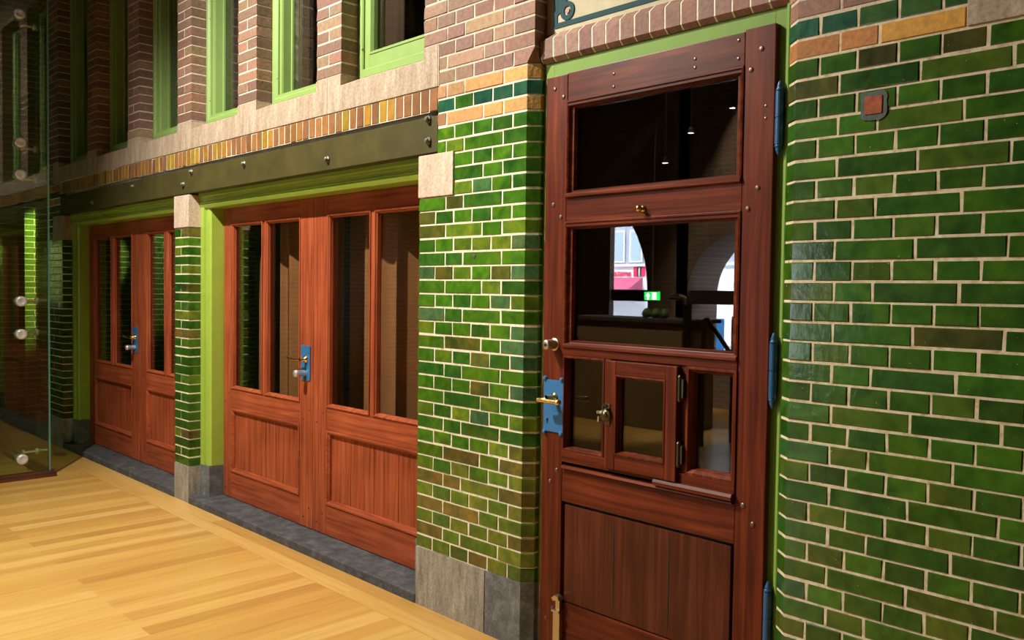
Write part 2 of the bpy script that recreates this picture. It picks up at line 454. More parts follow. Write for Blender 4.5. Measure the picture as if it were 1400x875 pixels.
wall_rows(mb, rw, 2.215, PR, -31, 33, right_joints, right_col, mort='mortar_right')
mb.box(-1.35, 1.6, .05, .30, 0, 4.26, 'mortar')
tag(mb.build('wall_right'), 'dark green glazed brick wall right of the dark single door, rounded brick corner at the door', 'wall', kind='structure')

# pale stone block set in the right wall (top right corner of the photo)
mb = MB(); mb.box(-.842, -.25, -.004, .05, 2.219, 2.46, 'sandstone', .004)
trim(mb, 'pale dressed stone block set high in the green wall beside the yellow bricks')
# hole in the glaze
mb = MB()
pts = []
for k in range(26):
    a = 2*math.pi*k/26; cx_, cz_ = math.cos(a), math.sin(a); q = 1/max(abs(cx_), abs(cz_))
    q = min(q, 1.28)*random.uniform(.93, 1.05); pts.append((-1.088+.039*cx_*q, 2.043+.042*cz_*q))
mb.extr(pts, 'Y', -.0035, .01, 'putty')
r = root('bare_brick_patch', (-1.088, 0, 2.044), 'small square patch of bare red brick and grey putty high on the green wall', 'wall patch')
mb.build('putty_surround', r, (-1.088, 0, 2.044))
mb = MB(); mb.box(-1.113, -1.062, -.0065, .005, 2.018, 2.07, 'redbrick', .002); mb.build('bare_brick', r, (-1.088, 0, 2.044))
# little damaged spot on the middle pier
mb = MB(); mb.lathe((-2.829, .0, 1.64), (0, -1, 0), [(-.004, .011), (.0015, .011), (.0025, .006), (.003, 0)], 'putty', 10)
tag(mb.build('wall_plug'), 'small dark grey plug in a green brick of the middle pier', 'wall plug')

# ---- small pier between the two double doors
p2 = [(-5.985, .235), (-5.985, 0), (-5.755, 0), (-5.755, .085)]
def p2_joints(k, path): return path, ([.235+.103] if k % 2 else [])
def p2_col(k, i, z, s): return 'glaze', pick(GREENLOW if random.random() < .5 else GREENR)
mb = MB(); wall_rows(mb, p2, .25, P, 0, 26, p2_joints, p2_col); mb.box(-5.95, -5.79, .04, .25, 0, 2.1, 'mortar')
tag(mb.build('brick_pier'), 'narrow green glazed brick pier between the two double doors', 'brick pier', kind='structure')
# ---- left end of the facade
p3 = [(-9.25, .3), (-9.25, 0), (-8.44, 0), (-8.44, .085)]
p3s = [(-9.25, .3), (-9.25, 0), (-8.697, 0), (-8.697, .02)]
p3b = [(-9.25, .3), (-9.25, 0), (-8.503, 0), (-8.503, .02)]
p3t = [(-9.25, .3), (-9.25, 0), (-8.538, 0), (-8.538, .105)]
def p3_joints(k, path):
    pth = p3 if k < 26 else p3s if k < 29 else p3b if k < 34 else p3s if k < 37 else p3t
    xs = {0: [-9.13+.118*i for i in range(7)], 1: [-9.07, -8.95, -8.72], 2: [-9.13+.118*i for i in range(7)], 3: [-9.07, -8.83, -8.70]}[k % 4]
    return pth, [.3+x+9.25 for x in xs if x < pth[2][0]-.04]
def p3_col(k, i, z, s):
    if k in (31, 33): return 'brick', pick(ORANGE)
    if k >= 34: return 'brick', pick(BROWND)
    return 'glaze', pick(GREENR)
mb = MB(); wall_rows(mb, p3, .26, P, 0, 62, p3_joints, p3_col); mb.box(-9.22, -8.72, .05, .30, 0, 4.15, 'mortar')
tag(mb.build('wall_left'), 'dark green brick wall at the far end of the facade behind the glass partition', 'wall', kind='structure')

# ---- brick piers between the upper windows
piers = [(-4.130, -3.892), (-5.043, -4.807), (-5.941, -5.717), (-6.858, -6.630), (-7.770, -7.538)]
pw = ['first', 'second', 'third', 'fourth', 'fifth']
for n, (a, b) in enumerate(piers):
    pp = [(a, .13), (a, 0), (b, 0), (b, .105)]
    def pj(k, path, w=b-a): return path, ([.13+w*.5] if k % 2 else [])
    mb = MB(); wall_rows(mb, pp, 2.607, P, 0, 25, pj, lambda k, i, z, s: ('brick', pick(BROWN if random.random() < .45 else BROWND)))
    mb.box(a+.03, b-.03, .05, .3, 2.55, 4.18, 'mortar')
    tag(mb.build('brick_pier'), '%s brown brick window pier counted from the right, above the stone sill' % pw[n], 'brick pier', kind='structure')
mb = MB(); mb.box(-10.6, 3, .0, .3, 4.18, 6.6, 'hallbricks')
tag(mb.build('wall_top'), 'brown brick wall above the upper windows', 'wall', kind='structure')

# ================================================================== STONES, PLINTHS
def sweep_solid(mb, path, z0, z1, mat, top=True):
    mb.sweep(path, z0, z1, 0, mat)
    n = len(path)
    mb.add([(p[0], p[1], z1) for p in path], [tuple(range(n))], mat)
mb = MB(); sweep_solid(mb, [(-3.218, .235), (-3.218, -.002), (-2.736, -.002), (-2.736, .05)], 0, .274, 'plinth'); trim(mb, 'weathered pale stone plinth block under the middle green pier', loc=(-3, 0, 0))
mb = MB(); sweep_solid(mb, [(-2.730, .05), (-2.730, -.002), (-2.513, -.002), (-2.473, .04), (-2.473, .10)], 0, .276, 'bluestone'); trim(mb, 'dark grey stone plinth block with chamfered corner left of the single door', loc=(-2.6, 0, 0))
mb = MB(); sweep_solid(mb, [(-1.383, .12), (-1.383, .042), (-1.333, -.002), (1.6, -.002)], 0, .292, 'bluestone'); trim(mb, 'grey stone plinth under the right green wall', loc=(0, 0, 0))
mb = MB(); sweep_solid(mb, [(-5.987, .235), (-5.987, -.002), (-5.753, -.002), (-5.753, .085)], 0, .248, 'plinth'); trim(mb, 'pale grey stone plinth under the narrow green pier', loc=(-5.9, 0, 0))
mb = MB(); sweep_solid(mb, [(-9.252, .3), (-9.252, -.002), (-8.438, -.002), (-8.438, .085)], 0, .258, 'plinth'); trim(mb, 'mossy stone plinth at the far left end behind the glass', loc=(-8.9, 0, 0))
mb = MB(); mb.box(-3.222, -2.972, -.006, .24, 1.917, 2.112, 'pinkstone', .004); trim(mb, 'pale pinkish stone block at the right end of the olive beam', loc=(-3.1, 0, 2))
mb = MB(); mb.box(-5.988, -5.75, -.006, .24, 1.892, 2.112, 'pinkstone', .004); trim(mb, 'pale stone block on top of the narrow green pier', loc=(-5.87, 0, 2))
mb = MB(); mb.box(-8.697, -8.436, -.006, .24, 1.895, 2.112, 'sandstone', .004); trim(mb, 'stone block under the far left end of the olive beam', loc=(-8.5, 0, 2))

# stone sill: one U-shaped stone per window, upright joints at the middle of each pier
edges = [-3.088]+[a+(b-a)*.47 for a, b in piers]+[-8.697]
opens = [(-3.892, -3.194), (-4.807, -4.130), (-5.717, -5.043), (-6.630, -5.941), (-7.538, -6.858), (-8.538, -7.770)]
ordn = ['rightmost', 'second from right', 'third from right', 'fourth from right', 'fifth from right', 'leftmost']
for n, (oa, ob) in enumerate(opens):
    xr = edges[n]-.003; xl = edges[n+1]+.003
    if n == 5: xl = -8.695
    zt, zs, zb = 2.604, 2.548, 2.417
    prof = [(xl, zb), (xr, zb), (xr, zt), (ob, zt), (ob, zs), (oa, zs), (oa, zt), (xl, zt)]
    mb = MB(); mb.extr(prof, 'Y', -.003, .11, 'sandstone')
    mb.box(xl+.001, oa-.001, .105, .3, zb+.001, zt-.001, 'sandstone'); mb.box(ob+.001, xr-.001, .105, .3, zb+.001, zt-.001, 'sandstone'); mb.box(oa-.002, ob+.002, .105, .3, zb+.001, zs-.001, 'sandstone')
    mb.box(xr, xr+.006, -.001, .05, zb, zt, 'mortar_brown')
    mb.extr([(.0, zs-.006), (.1075, zs-.006), (.1075, zt-.005), (.0, zs+.001)], 'X', oa-.012, ob+.012, 'sandstone')
    trim(mb, 'pale stone sill under the %s upper window' % ordn[n], 'window sill', loc=((xl+xr)/2, 0, zb))
# orange soldier course above the beam
mb = MB(); x = -8.503; pit = .0663
sp = [(-8.503, 0), (-3.088, 0)]
mb.sweep(sp, 2.307, 2.416, -.003, 'mortar'); mb.box(-8.5, -3.095, .05, .28, 2.30, 2.416, 'mortar'); s = 0
nb = int(round(5.415/pit))
for i in range(nb):
    w = 5.415/nb
    mb.brick(sp, i*w+.0035, (i+1)*w-.0035, 2.309+random.uniform(-.001, .001), 2.411+random.uniform(-.001, .001), 'amber', pick(SOLDIER))
trim(mb, 'row of upright amber glazed bricks above the olive beam', 'brick course', loc=(-5.8, 0, 2.3))

# ================================================================== BEAM
r = root('lintel_beam', (-5.8, 0, 2.12), 'long olive painted steel beam with bolts over both double doors', 'beam')
mb = MB(); mb.box(-8.503, -3.093, .002, .20, 2.122, 2.286, 'olive_steel', .0015); mb.build('beam_web', r, (-5.8, 0, 2.12))
bolt0 = None
for bx, bz in ((-4.015, 2.177), (-3.155, 2.176), (-3.157, 2.275), (-4.958, 2.243), (-5.84, 2.187), (-5.711, 2.261), (-6.752, 2.242), (-7.639, 2.176)):
    if bolt0 is None:
        mb = MB(); mb.lathe((bx, 0, bz), (0, -1, 0), [(0, .019), (.004, .019), (.005, .013), (.017, .012), (.021, .008), (.022, 0)], 'steel', 8)
        bolt0 = mb.build('bolt', r, (bx, 0, bz), True)
    else:
        o = bolt0.copy(); C.objects.link(o); o.location = Vector((bx, 0, bz))-Vector((-5.8, 0, 2.12))

# ================================================================== UPPER WINDOWS
lab_w = ['upper window with a wide pale green casement nearest the single door', 'upper window with green frame between first and second brick piers from the right',
         'upper window with green frame between second and third brick piers from the right', 'upper window with green frame between third and fourth brick piers from the right',
         'upper window with green frame between fourth and fifth brick piers from the right', 'darkest upper window with green frame at the far left end']
for n, (oa, ob) in enumerate(opens):
    L0 = Vector((oa, .1, 2.6))
    r = root('window_%d' % (n+1), L0, lab_w[n], 'window', kind='structure')
    z0, z1 = 2.598, 4.18
    mb = MB()
    if n == 0:
        mb.ring([(0, .25), (0, .102), (.038, .102), (.044, .108), (.044, .14)], oa+.002, ob-.002, z0, z1, 'green_pale'); mb.build('frame', r, L0)
        mb = MB(); a, b = oa+.046, ob-.046
        mb.box(a, a+.045, .116, .17, z0+.046, z1-.05, 'green_pale', .002); mb.build('casement_stile', r, L0)
        mb = MB(); mb.box(b-.045, b, .116, .17, z0+.046, z1-.05, 'green_pale', .002); mb.build('casement_stile', r, L0)
        mb = MB(); mb.box(a+.045, b-.045, .116, .17, z0+.046, z0+.115, 'green_pale', .002); mb.build('casement_rail', r, L0)
        mb = MB(); mb.ring([(0, .13), (0, .112), (.010, .112), (.020, .128), (.022, .15)], a+.045, b-.045, z0+.115, z1-.1, 'green_pale'); mb.build('glazing_bead', r, L0)
        mb = MB(); mb.box(a+.05, b-.05, .147, .152, z0+.12, z1-.105, 'pane'); mb.build('pane', r, L0)
    else:
        mb.ring([(0, .25), (0, .102), (.022, .102), (.034, .114), (.050, .114), (.050, .125)], oa+.002, ob-.002, z0, z1, 'green_pale'); mb.build('frame', r, L0)
        mb = MB(); mb.ring([(0, .125), (.022, .125), (.026, .135), (.026, .185), (.034, .187), (.036, .2)], oa+.052, ob-.052, z0+.03, z1-.05, 'green_pale'); mb.build('casement', r, L0)
        mb = MB(); mb.box(oa+.08, ob-.08, .19, .195, z0+.03, z1-.08, 'pane'); mb.build('pane', r, L0)
    hx = oa+.012
    for hz in (2.75, 3.3):
        mb = MB(); mb.lathe((oa+.042, .114 if n else .102, hz), (0, -1, 0), [(0, .005), (.004, .005), (.006, 0)], 'green_pale', 8); mb.build('screw_head', r, L0)
    # brown curtain hanging in the room behind
    mb = MB(); npt = 28; vs = []; fs = []
    for i in range(npt+1):
        x = oa-.08+(ob-oa+.16)*i/npt; y = .62+.02*math.sin(i*1.1)+.012*math.sin(i*2.3+n)
        vs += [(x, y, 2.3), (x, y, 4.15)]
    for i in range(npt): fs.append((2*i, 2*i+2, 2*i+3, 2*i+1))
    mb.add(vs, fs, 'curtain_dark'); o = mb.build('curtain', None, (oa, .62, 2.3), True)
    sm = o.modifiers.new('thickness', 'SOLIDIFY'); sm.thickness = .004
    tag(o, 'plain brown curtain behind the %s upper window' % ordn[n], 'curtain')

# ================================================================== GREEN DOOR FRAMES + DOUBLE DOORS
def nail_mesh(r_=.0065):
    mb = MB(); mb.lathe((0, 0, 0), (0, -1, 0), [(-.001, r_), (.0015, r_), (.0035, r_*.7), (.0045, 0)], 'nail', 10)
    o = mb.build('rivet', None, (0, 0, 0), True); me = o.data; bpy.data.objects.remove(o); return me
NAIL = nail_mesh(); NAILB = nail_mesh(.0095)
def nail(parent, x, y, z, me=None):
    o = bpy.data.objects.new('rivet', me or NAIL); C.objects.link(o); o.parent = parent; o.location = Vector((x, y, z))-world(parent)
    return o

def jamb_frame(xa, xb, labels):
    """green moulded frame in an opening xa..xb"""
    mb = MB()
    prof = [(xa, .235), (xa, .083), (xa+.018, .080), (xa+.055, .080), (xa+.060, .098), (xa+.066, .100), (xa+.072, .094), (xa+.108, .094), (xa+.121, .107), (xa+.121, .235)]
    mb.extr(prof, 'Z', .262, 2.03, 'green'); trim(mb, labels[0], 'door frame', loc=(xa, .1, .27))
    mb = MB()
    prof = [(2*((xa+xb)/2)-x, y) for x, y in prof]
    mb.extr(prof, 'Z', .262, 2.03, 'green'); trim(mb, labels[1], 'door frame', loc=(xb, .1, .27))
    mb = MB()
    h = [(.235, 2.123), (.068, 2.123), (.064, 2.10), (.072, 2.095), (.072, 2.083), (.080, 2.080), (.080, 2.066), (.074, 2.062), (.074, 2.052), (.080, 2.048), (.070, 2.043), (.084, 2.022), (.10, 2.020), (.235, 2.020)]
    mb.extr(h, 'X', xa, xb, 'green'); trim(mb, labels[2], 'door frame', loc=(xa, .1, 2.02))
    for sx, lb in ((xa, labels[3]), (xb-.123, labels[4])):
        mb = MB()
        pp = [(sx, .236), (sx, .079), (sx+.05, .077), (sx+.066, .085), (sx+.123, .09), (sx+.123, .236)]
        if sx != xa: pp = [(2*(sx+.0615)-x, y) for x, y in pp]
        mb.extr(pp, 'Z', .0, .263, 'bluestone'); trim(mb, lb, 'plinth', loc=(sx, .1, 0))
jamb_frame(-5.755, -3.218, ['yellow-green moulded left jamb of the near double door', 'green right jamb of the near double door behind the middle pier',
    'stepped yellow-green head moulding over the near double door', 'blue-grey stone foot under the left green jamb of the near double door', 'blue-grey stone foot under the right green jamb of the near double door'])
jamb_frame(-8.44, -5.985, ['dark green moulded left jamb of the far double door', 'green right jamb of the far double door behind the narrow pier',
    'stepped green head moulding over the far double door', 'blue-grey stone foot under the left green jamb of the far double door', 'blue-grey stone foot under the right jamb of the far double door'])
for xa, xb, lb in ((-5.752, -3.222, 'dark slate threshold in front of the near double door'), (-8.437, -5.988, 'dark slate threshold in front of the far double door')):
    mb = MB()
    mb.extr([(-.004, 0), (-.004, .042), (.004, .05), (.26, .052), (.26, 0)], 'X', xa, xb, 'threshold'); trim(mb, lb, 'threshold', loc=(xa, 0, 0))

def bead_prof(y, w=.028, d=.020):
    return [(0, y+.004), (0, y-.004), (.004, y-.006), (w*.45, y-.004), (w*.6, y+.002), (w*.85, y+.006), (w, y+d)]
def panel_boards(mb, x0, x1, z0, z1, y, n, mat, fade=0.0, gap=.004, dep=.03):
    w = (x1-x0)/n
    for i in range(n):
        a = x0+i*w+(gap/2 if i else 0); b = x0+(i+1)*w-(gap/2 if i < n-1 else 0)
        mb.box(a, b, y, y+dep, z0, z1, mat, .0015)
DOORN = [0]
def leaf(x0, x1, meet, label, y0=.19, lock=False, lockside=1):
    DOORN[0] += 1
    L0 = Vector(((x0+x1)/2, y0, .055))
    r = root('door_%d' % DOORN[0], L0, label, 'door', kind='structure')
    zb, zt = .056, 2.018; yb = y0+.05
    wm, wo = .150, .115
    xl = x0+(wm if meet == 'L' else wo); xr = x1-(wm if meet == 'R' else wo)
    for a, b in ((x0+.0015, xl), (xr, x1-.0015)):
        mb = MB(); mb.box(a, b, y0, yb, zb, zt, 'wood_v', .003); mb.build('stile', r, L0)
    for nm, z0, z1 in (('bottom_rail', zb, .232), ('lock_rail', .668, .800), ('top_rail', 1.914, zt)):
        mb = MB(); mb.box(xl, xr, y0+.001, yb-.001, z0, z1, 'wood_h', .002); mb.build(nm, r, L0)
    xm = (xl+xr)/2
    mb = MB(); mb.box(xm-.018, xm+.018, y0+.001, yb-.004, .80, 1.914, 'wood_v', .003); mb.build('glazing_bar', r, L0)
    for a, b in ((xl, xm-.018), (xm+.018, xr)):
        mb = MB(); mb.ring(bead_prof(y0, .020, .026), a, b, .80, 1.914, 'wood_v'); mb.build('glazing_bead', r, L0)
        mb = MB(); mb.box(a+.004, b-.004, y0+.026, y0+.031, .804, 1.910, 'pane'); mb.build('pane', r, L0)
    mb = MB(); mb.ring(bead_prof(y0, .030, .020), xl, xr, .232, .668, 'wood_h'); mb.build('panel_moulding', r, L0)
    mb = MB(); panel_boards(mb, xl+.004, xr-.004, .236, .664, y0+.019, 4, 'wood_v', dep=.02); mb.build('panel', r, L0)
    ms = (x0, xl) if meet == 'L' else (xr, x1)
    os_ = (xr, x1) if meet == 'L' else (x0, xl)
    for zc in (.735, .145, 1.965):
        for (a, b), inner in ((ms, 1), (os_, 1)):
            c0 = a+(b-a)*.3; c1 = a+(b-a)*.72
            nail(r, c0, y0, zc-.03); nail(r, c1, y0, zc+.03)
    if lock:
        px = x1-.077
        mb = MB()
        pl = [(px-.05, .945), (px-.042, .938), (px+.042, .938), (px+.05, .945), (px+.05, 1.143), (px+.042, 1.15), (px+.03, 1.144), (px-.03, 1.144), (px-.042, 1.15), (px-.05, 1.143)]
        mb.extr(pl, 'Y', y0-.006, y0+.001, 'blue'); lp = mb.build('lock_plate', r, (px, y0, 1.04)); lp['label'] = 'blue lock plate'
        mb = MB(); mb.lathe((px+.005, y0-.004, 1.065), (0, -1, 0), [(0, .022), (.010, .022), (.014, .012), (.045, .010)], 'brass', 14)
        mb.tube([(px+.005, y0-.046, 1.065), (px-.03, y0-.052, 1.063), (px-.075, y0-.055, 1.064), (px-.12, y0-.052, 1.070)], .0085, 'brass')
        mb.lathe((px-.12, y0-.052, 1.070), (-1, 0, .1), [(0, .0095), (.01, .011), (.018, .008), (.02, 0)], 'brass', 12)
        h = mb.build('lever_handle', lp, (px, y0, 1.065), True); h['label'] = 'brass lever handle'
        mb = MB(); mb.lathe((px-.004, y0-.004, .982), (0, -1, 0), [(0, .019), (.050, .019), (.052, .021), (.070, .021), (.073, .017), (.073, 0)], 'chrome', 16)
        mb.box(px-.012, px+.006, y0-.022, y0, .975, .99, 'chrome', .002)
        h = mb.build('lock_cylinder', lp, (px, y0, .982), True); h['label'] = 'chrome lock cylinder'
        mb = MB(); mb.box(px-.01, px-.004, y0-.0075, y0-.004, .953, .968, 'black'); mb.build('keyhole', lp, (px, y0, .96))
    return r
leaf(-5.630, -4.466, 'R', 'left leaf of the near double door, orange-brown wood with blue lock plate', lock=True)
leaf(-4.466, -3.302, 'L', 'right leaf of the near double door, orange-brown wood beside the middle green pier')
leaf(-8.318, -7.140, 'R', 'left leaf of the far double door, dark red-brown wood with blue lock plate', lock=True)
leaf(-7.140, -6.10, 'L', 'right leaf of the far double door, partly behind the narrow green pier')

# curtains behind the near double door
def curtain(x0, x1, label, lean=0, amp=.03, period=.155, y=.40, z0=.10, z1=2.15):
    mb = MB(); n = max(24, int((x1-x0)/.006)); vs = []; fs = []; nz = 8
    for i in range(n+1):
        for j in range(nz+1):
            t = j/nz; x = x0+(x1-x0)*i/n
            x += lean*(1-t)*(1-i/n)
            ph = 2*math.pi*(x-x0)/period
            yy = y+amp*math.sin(ph)+.012*math.sin(ph*.43+1)+.004*math.sin(ph*2.1)
            vs.append((x, yy, z0+(z1-z0)*t))
    for i in range(n):
        for j in range(nz): a = i*(nz+1)+j; fs.append((a, a+nz+1, a+nz+2, a+1))
    mb.add(vs, fs, 'curtain'); o = mb.build('curtain', None, ((x0+x1)/2, y, z0), True)
    o.modifiers.new('thickness', 'SOLIDIFY').thickness = .003
    return tag(o, label, 'curtain')
curtain(-5.43, -5.335, 'narrow brown curtain leaning behind the left pane of the near double door', lean=-.13)
curtain(-5.255, -4.50, 'brown curtain behind the pane left of the blue lock plate', period=.24)
curtain(-4.42, -3.15, 'wide brown curtain with deep folds behind the right leaf of the near double door', period=.33, amp=.045)
curtain(-7.0, -6.62, 'dark brown curtain behind the right leaf of the far double door', period=.2, lean=.15)

# ================================================================== MAIN DOOR + ITS FRAME
# frame
mb = MB()
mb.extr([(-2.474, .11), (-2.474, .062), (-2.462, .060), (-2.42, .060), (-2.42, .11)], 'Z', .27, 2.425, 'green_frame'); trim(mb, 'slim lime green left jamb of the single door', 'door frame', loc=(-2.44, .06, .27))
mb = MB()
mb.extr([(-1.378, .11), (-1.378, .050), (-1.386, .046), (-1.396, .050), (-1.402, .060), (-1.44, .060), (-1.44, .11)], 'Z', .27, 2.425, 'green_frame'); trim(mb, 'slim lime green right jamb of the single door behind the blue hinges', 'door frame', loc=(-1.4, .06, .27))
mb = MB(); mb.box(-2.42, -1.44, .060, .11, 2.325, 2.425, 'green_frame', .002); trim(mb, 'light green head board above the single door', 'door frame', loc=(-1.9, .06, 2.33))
mb = MB(); mb.box(-2.474, -2.40, .058, .3, 0, .27, 'bluestone'); trim(mb, 'dark stone foot under the left green jamb of the single door', 'plinth', loc=(-2.44, .06, 0))
mb = MB(); mb.box(-1.46, -1.38, .052, .3, 0, .27, 'bluestone'); trim(mb, 'dark stone foot under the right green jamb of the single door', 'plinth', loc=(-1.42, .06, 0))
mb = MB(); mb.box(-2.47, -1.385, .0, .3, 0, .018, 'bluestone', .004); trim(mb, 'grey stone threshold under the single door', 'threshold', loc=(-1.9, .1, 0))

def main_door():
    DOORN[0] += 1
    y = .035; yb = .095
    L0 = Vector((-1.93, y, .02))
    r = root('door_%d' % DOORN[0], L0, 'tall dark mahogany single door with glass lights, small hatch and three blue hinges', 'door', kind='structure')
    def bx(nm, x0, x1, z0, z1, mat, y0=y, y1=yb, bev=.003, par=r, label=None):
        mb = MB(); mb.box(x0, x1, y0, y1, z0, z1, mat, bev); o = mb.build(nm, par, L0)
        if label: o['label'] = label
        return o
    xs0, xs1, xl, xr = -2.437, -1.425, -2.322, -1.536
    bx('stile', xs0, xl-.001, .022, 2.350, 'dark_v'); bx('stile', xr+.001, xs1, .022, 2.360, 'dark_v')
    bx('top_rail', xl, xr, 2.243, 2.354, 'dark_h', y+.001)
    bx('middle_rail', xl, xr, 1.768, 1.862, 'dark_h', y+.001)
    bx('thin_rail', xl, xr, 1.238, 1.268, 'dark_h', y-.004)
    bx('lower_rail', xl, xr, .652, .790, 'dark_h', y+.001)
    bx('bottom_rail', xl, xr, .022, .245, 'dark_h', y+.001)
    # two big lights
    for z0, z1 in ((1.862, 2.243), (1.268, 1.768)):
        mb = MB(); mb.ring([(0, y+.003), (0, y-.004), (.006, y-.006), (.011, y-.002), (.013, y+.004), (.022, y+.010), (.028, y+.010), (.030, y+.030)], xl, xr, z0, z1, 'dark_h'); mb.build('glazing_bead', r, L0)
        mb = MB(); mb.box(xl+.010, xr-.010, y+.028, y+.033, z0+.01, z1-.01, 'pane'); mb.build('pane', r, L0)
    # extra moulding strip under the top rail
    mb = MB(); mb.extr([(y+.01, 2.243), (y-.006, 2.242), (y-.006, 2.236), (y-.001, 2.233), (y-.001, 2.231), (y-.005, 2.230), (y-.005, 2.222), (y+.01, 2.217)], 'X', xl+.002, xr-.002, 'dark_h'); mb.build('moulding', r, L0)
    mb = MB(); mb.extr([(y+.01, 1.768), (y-.006, 1.767), (y-.006, 1.761), (y-.001, 1.758), (y-.001, 1.756), (y-.005, 1.755), (y-.005, 1.747), (y+.01, 1.742)], 'X', xl+.002, xr-.002, 'dark_h'); mb.build('moulding', r, L0)
    # rounded sill strips under the big lights
    for zz in (1.862, 1.268):
        mb = MB(); mb.extr([(y+.012, zz+.020), (y-.004, zz+.018), (y-.012, zz+.010), (y-.012, zz+.002), (y-.002, zz-.004), (y+.012, zz-.004)], 'X', xl+.002, xr-.002, 'dark_h'); mb.build('moulding', r, L0)
    # zone of the hatch
    bx('glazing_bar', -2.108, -2.080, .812, 1.238, 'dark_v', y-.002); bx('glazing_bar', -1.765, -1.735, .812, 1.238, 'dark_v', y+.002)
    bx('ledge_rail', xl, xr, .812, .858, 'dark_h', y-.006)
    mb = MB(); mb.ring([(0, y+.003), (0, y-.004), (.008, y-.005), (.014, y+.004), (.018, y+.028)], xl, -2.108, .855, 1.238, 'dark_v'); mb.build('glazing_bead', r, L0)
    mb = MB(); mb.box(xl+.01, -2.10, y+.026, y+.031, .86, 1.233, 'pane'); mb.build('pane', r, L0)
    mb = MB(); mb.ring([(0, y+.003), (0, y-.006), (.010, y-.007), (.020, y+.004), (.026, y+.028)], -1.735, xr, .855, 1.238, 'dark_v'); mb.build('glazing_bead', r, L0)
    mb = MB(); mb.box(-1.728, xr-.008, y+.026, y+.031, .86, 1.233, 'pane'); mb.build('pane', r, L0)
    # drip ledge under the right light, worn
    mb = MB(); mb.extr([(y+.01, .825), (y-.018, .822), (y-.024, .812), (y-.022, .800), (y+.01, .796)], 'X', -1.86, xr-.002, 'dark_h'); mb.build('drip_ledge', r, L0)
    mb = MB(); mb.extr([(y+.01, .800), (y-.008, .798), (y-.012, .788), (y+.01, .782)], 'X', xl+.004, xr-.006, 'dark_h'); mb.build('drip_ledge', r, L0)
    # hatch
    yh = y-.024; ha, hb, hz0, hz1 = -2.085, -1.762, .826, 1.234
    hatch = bx('hatch_door', ha, ha+.048, hz0, hz1, 'dark_v', yh, y+.012)
    bx('hatch_stile', hb-.048, hb, hz0, hz1, 'dark_v', yh, y+.012, par=hatch)
    bx('hatch_rail', ha+.048, hb-.048, hz1-.050, hz1, 'dark_h', yh+.001, y+.012, par=hatch)
    bx('hatch_rail', ha+.048, hb-.048, hz0, hz0+.056, 'dark_h', yh+.001, y+.012, par=hatch)
    mb = MB(); mb.ring([(0, yh+.004), (0, yh-.002), (.006, yh-.003), (.010, yh+.004), (.016, yh+.024)], ha+.048, hb-.048, hz0+.056, hz1-.050, 'dark_v'); mb.build('hatch_bead', hatch, L0)
    mb = MB(); mb.box(ha+.054, hb-.054, yh+.022, yh+.026, hz0+.06, hz1-.055, 'pane'); mb.build('hatch_pane', hatch, L0)
    for z0, z1 in ((1.113, 1.203), (.881, .969)):
        mb = MB(); mb.cyl((-1.752, yh+.004, z0+.008), (-1.752, yh+.004, z1-.008), .0065, .0065, 'dark_brass', 10)
        mb.lathe((-1.752, yh+.004, z1-.008), (0, 0, 1), [(0, .0075), (.004, .0075), (.008, .005), (.012, 0)], 'dark_brass', 10)
        mb.lathe((-1.752, yh+.004, z0+.008), (0, 0, -1), [(0, .0075), (.004, .0075), (.008, .005), (.012, 0)], 'dark_brass', 10)
        mb.box(-1.762, -1.738, yh+.004, y, z0+.012, z1-.012, 'dark_brass')
        mb.build('hatch_hinge', hatch, L0, True)
    mb = MB()
    lx, lz = -2.076, 1.030
    mb.lathe((lx, yh, lz), (0, -1, 0), [(0, .026), (.008, .026), (.012, .022), (.013, .014), (.018, .013), (.02, 0)], 'dark_brass', 18)
    for k in range(5):
        a = k*math.pi/5+.5; mb.cyl((lx+.012*math.cos(a), yh-.012, lz+.028*abs(math.sin(a))+.006), (lx+.014*math.cos(a), yh-.012, lz+.032*abs(math.sin(a))+.01), .006, .004, 'dark_brass', 8)
    mb.box(lx-.038, lx-.008, yh-.016, yh-.006, lz+.002, lz+.012, 'dull_brass', .002)
    mb.box(lx-.010, lx+.018, yh-.004, yh+.002, lz-.040, lz+.042, 'dark_brass', .002)
    mb.lathe((lx-.032, yh-.006, lz-.01), (0, 0, -1), [(0, .006), (.02, .008), (.024, 0)], 'dull_brass', 10)
    o = mb.build('hatch_latch', hatch, L0, True); o['label'] = 'dark brass latch'
    # lower panel: three boards
    mb = MB()
    px0, px1, pz0, pz1 = xl+.014, xr-.014, .250, .640
    panel_boards(mb, px0, px1, pz0, pz1, y+.006, 3, 'panelwood', gap=.0)
    w = (px1-px0)/3
    mb.build('panel', r, L0)
    for i in (1, 2):
        gx = px0+i*w
        bx('panel_groove', gx-.0022, gx+.0022, pz0+.035, pz1-.03, 'black', y+.0045, y+.012, 0)
    bx('panel_backing', xl-.002, xr+.002, .24, .655, 'black', y+.024, yb-.01, 0)
    # hardware
    mb = MB(); mb.box(-2.425, -2.318, y-.005, y+.001, .924, 1.134, 'blue', .0015)
    lp = mb.build('lock_plate', r, L0); lp['label'] = 'blue lock plate with ball corners'
    for sx in (-2.418, -2.327):
        for sz in (.921, 1.138):
            mb = MB(); mb.lathe((sx, y, sz), (0, -1, 0), [(0, .010), (.006, .010), (.011, .007), (.013, 0)], 'blue', 12); mb.build('ball_stud', lp, L0, True)
    mb = MB(); hx, hz = -2.372, 1.055
    mb.lathe((hx+.008, y-.004, hz+.012), (0, -1, 0), [(0, .017), (.006, .017), (.009, .010), (.05, .010)], 'brass', 14)
    mb.tube([(hx+.008, y-.052, hz+.008), (hx-.008, y-.056, hz+.002), (hx-.028, y-.056, hz)], .010, 'brass', 12)
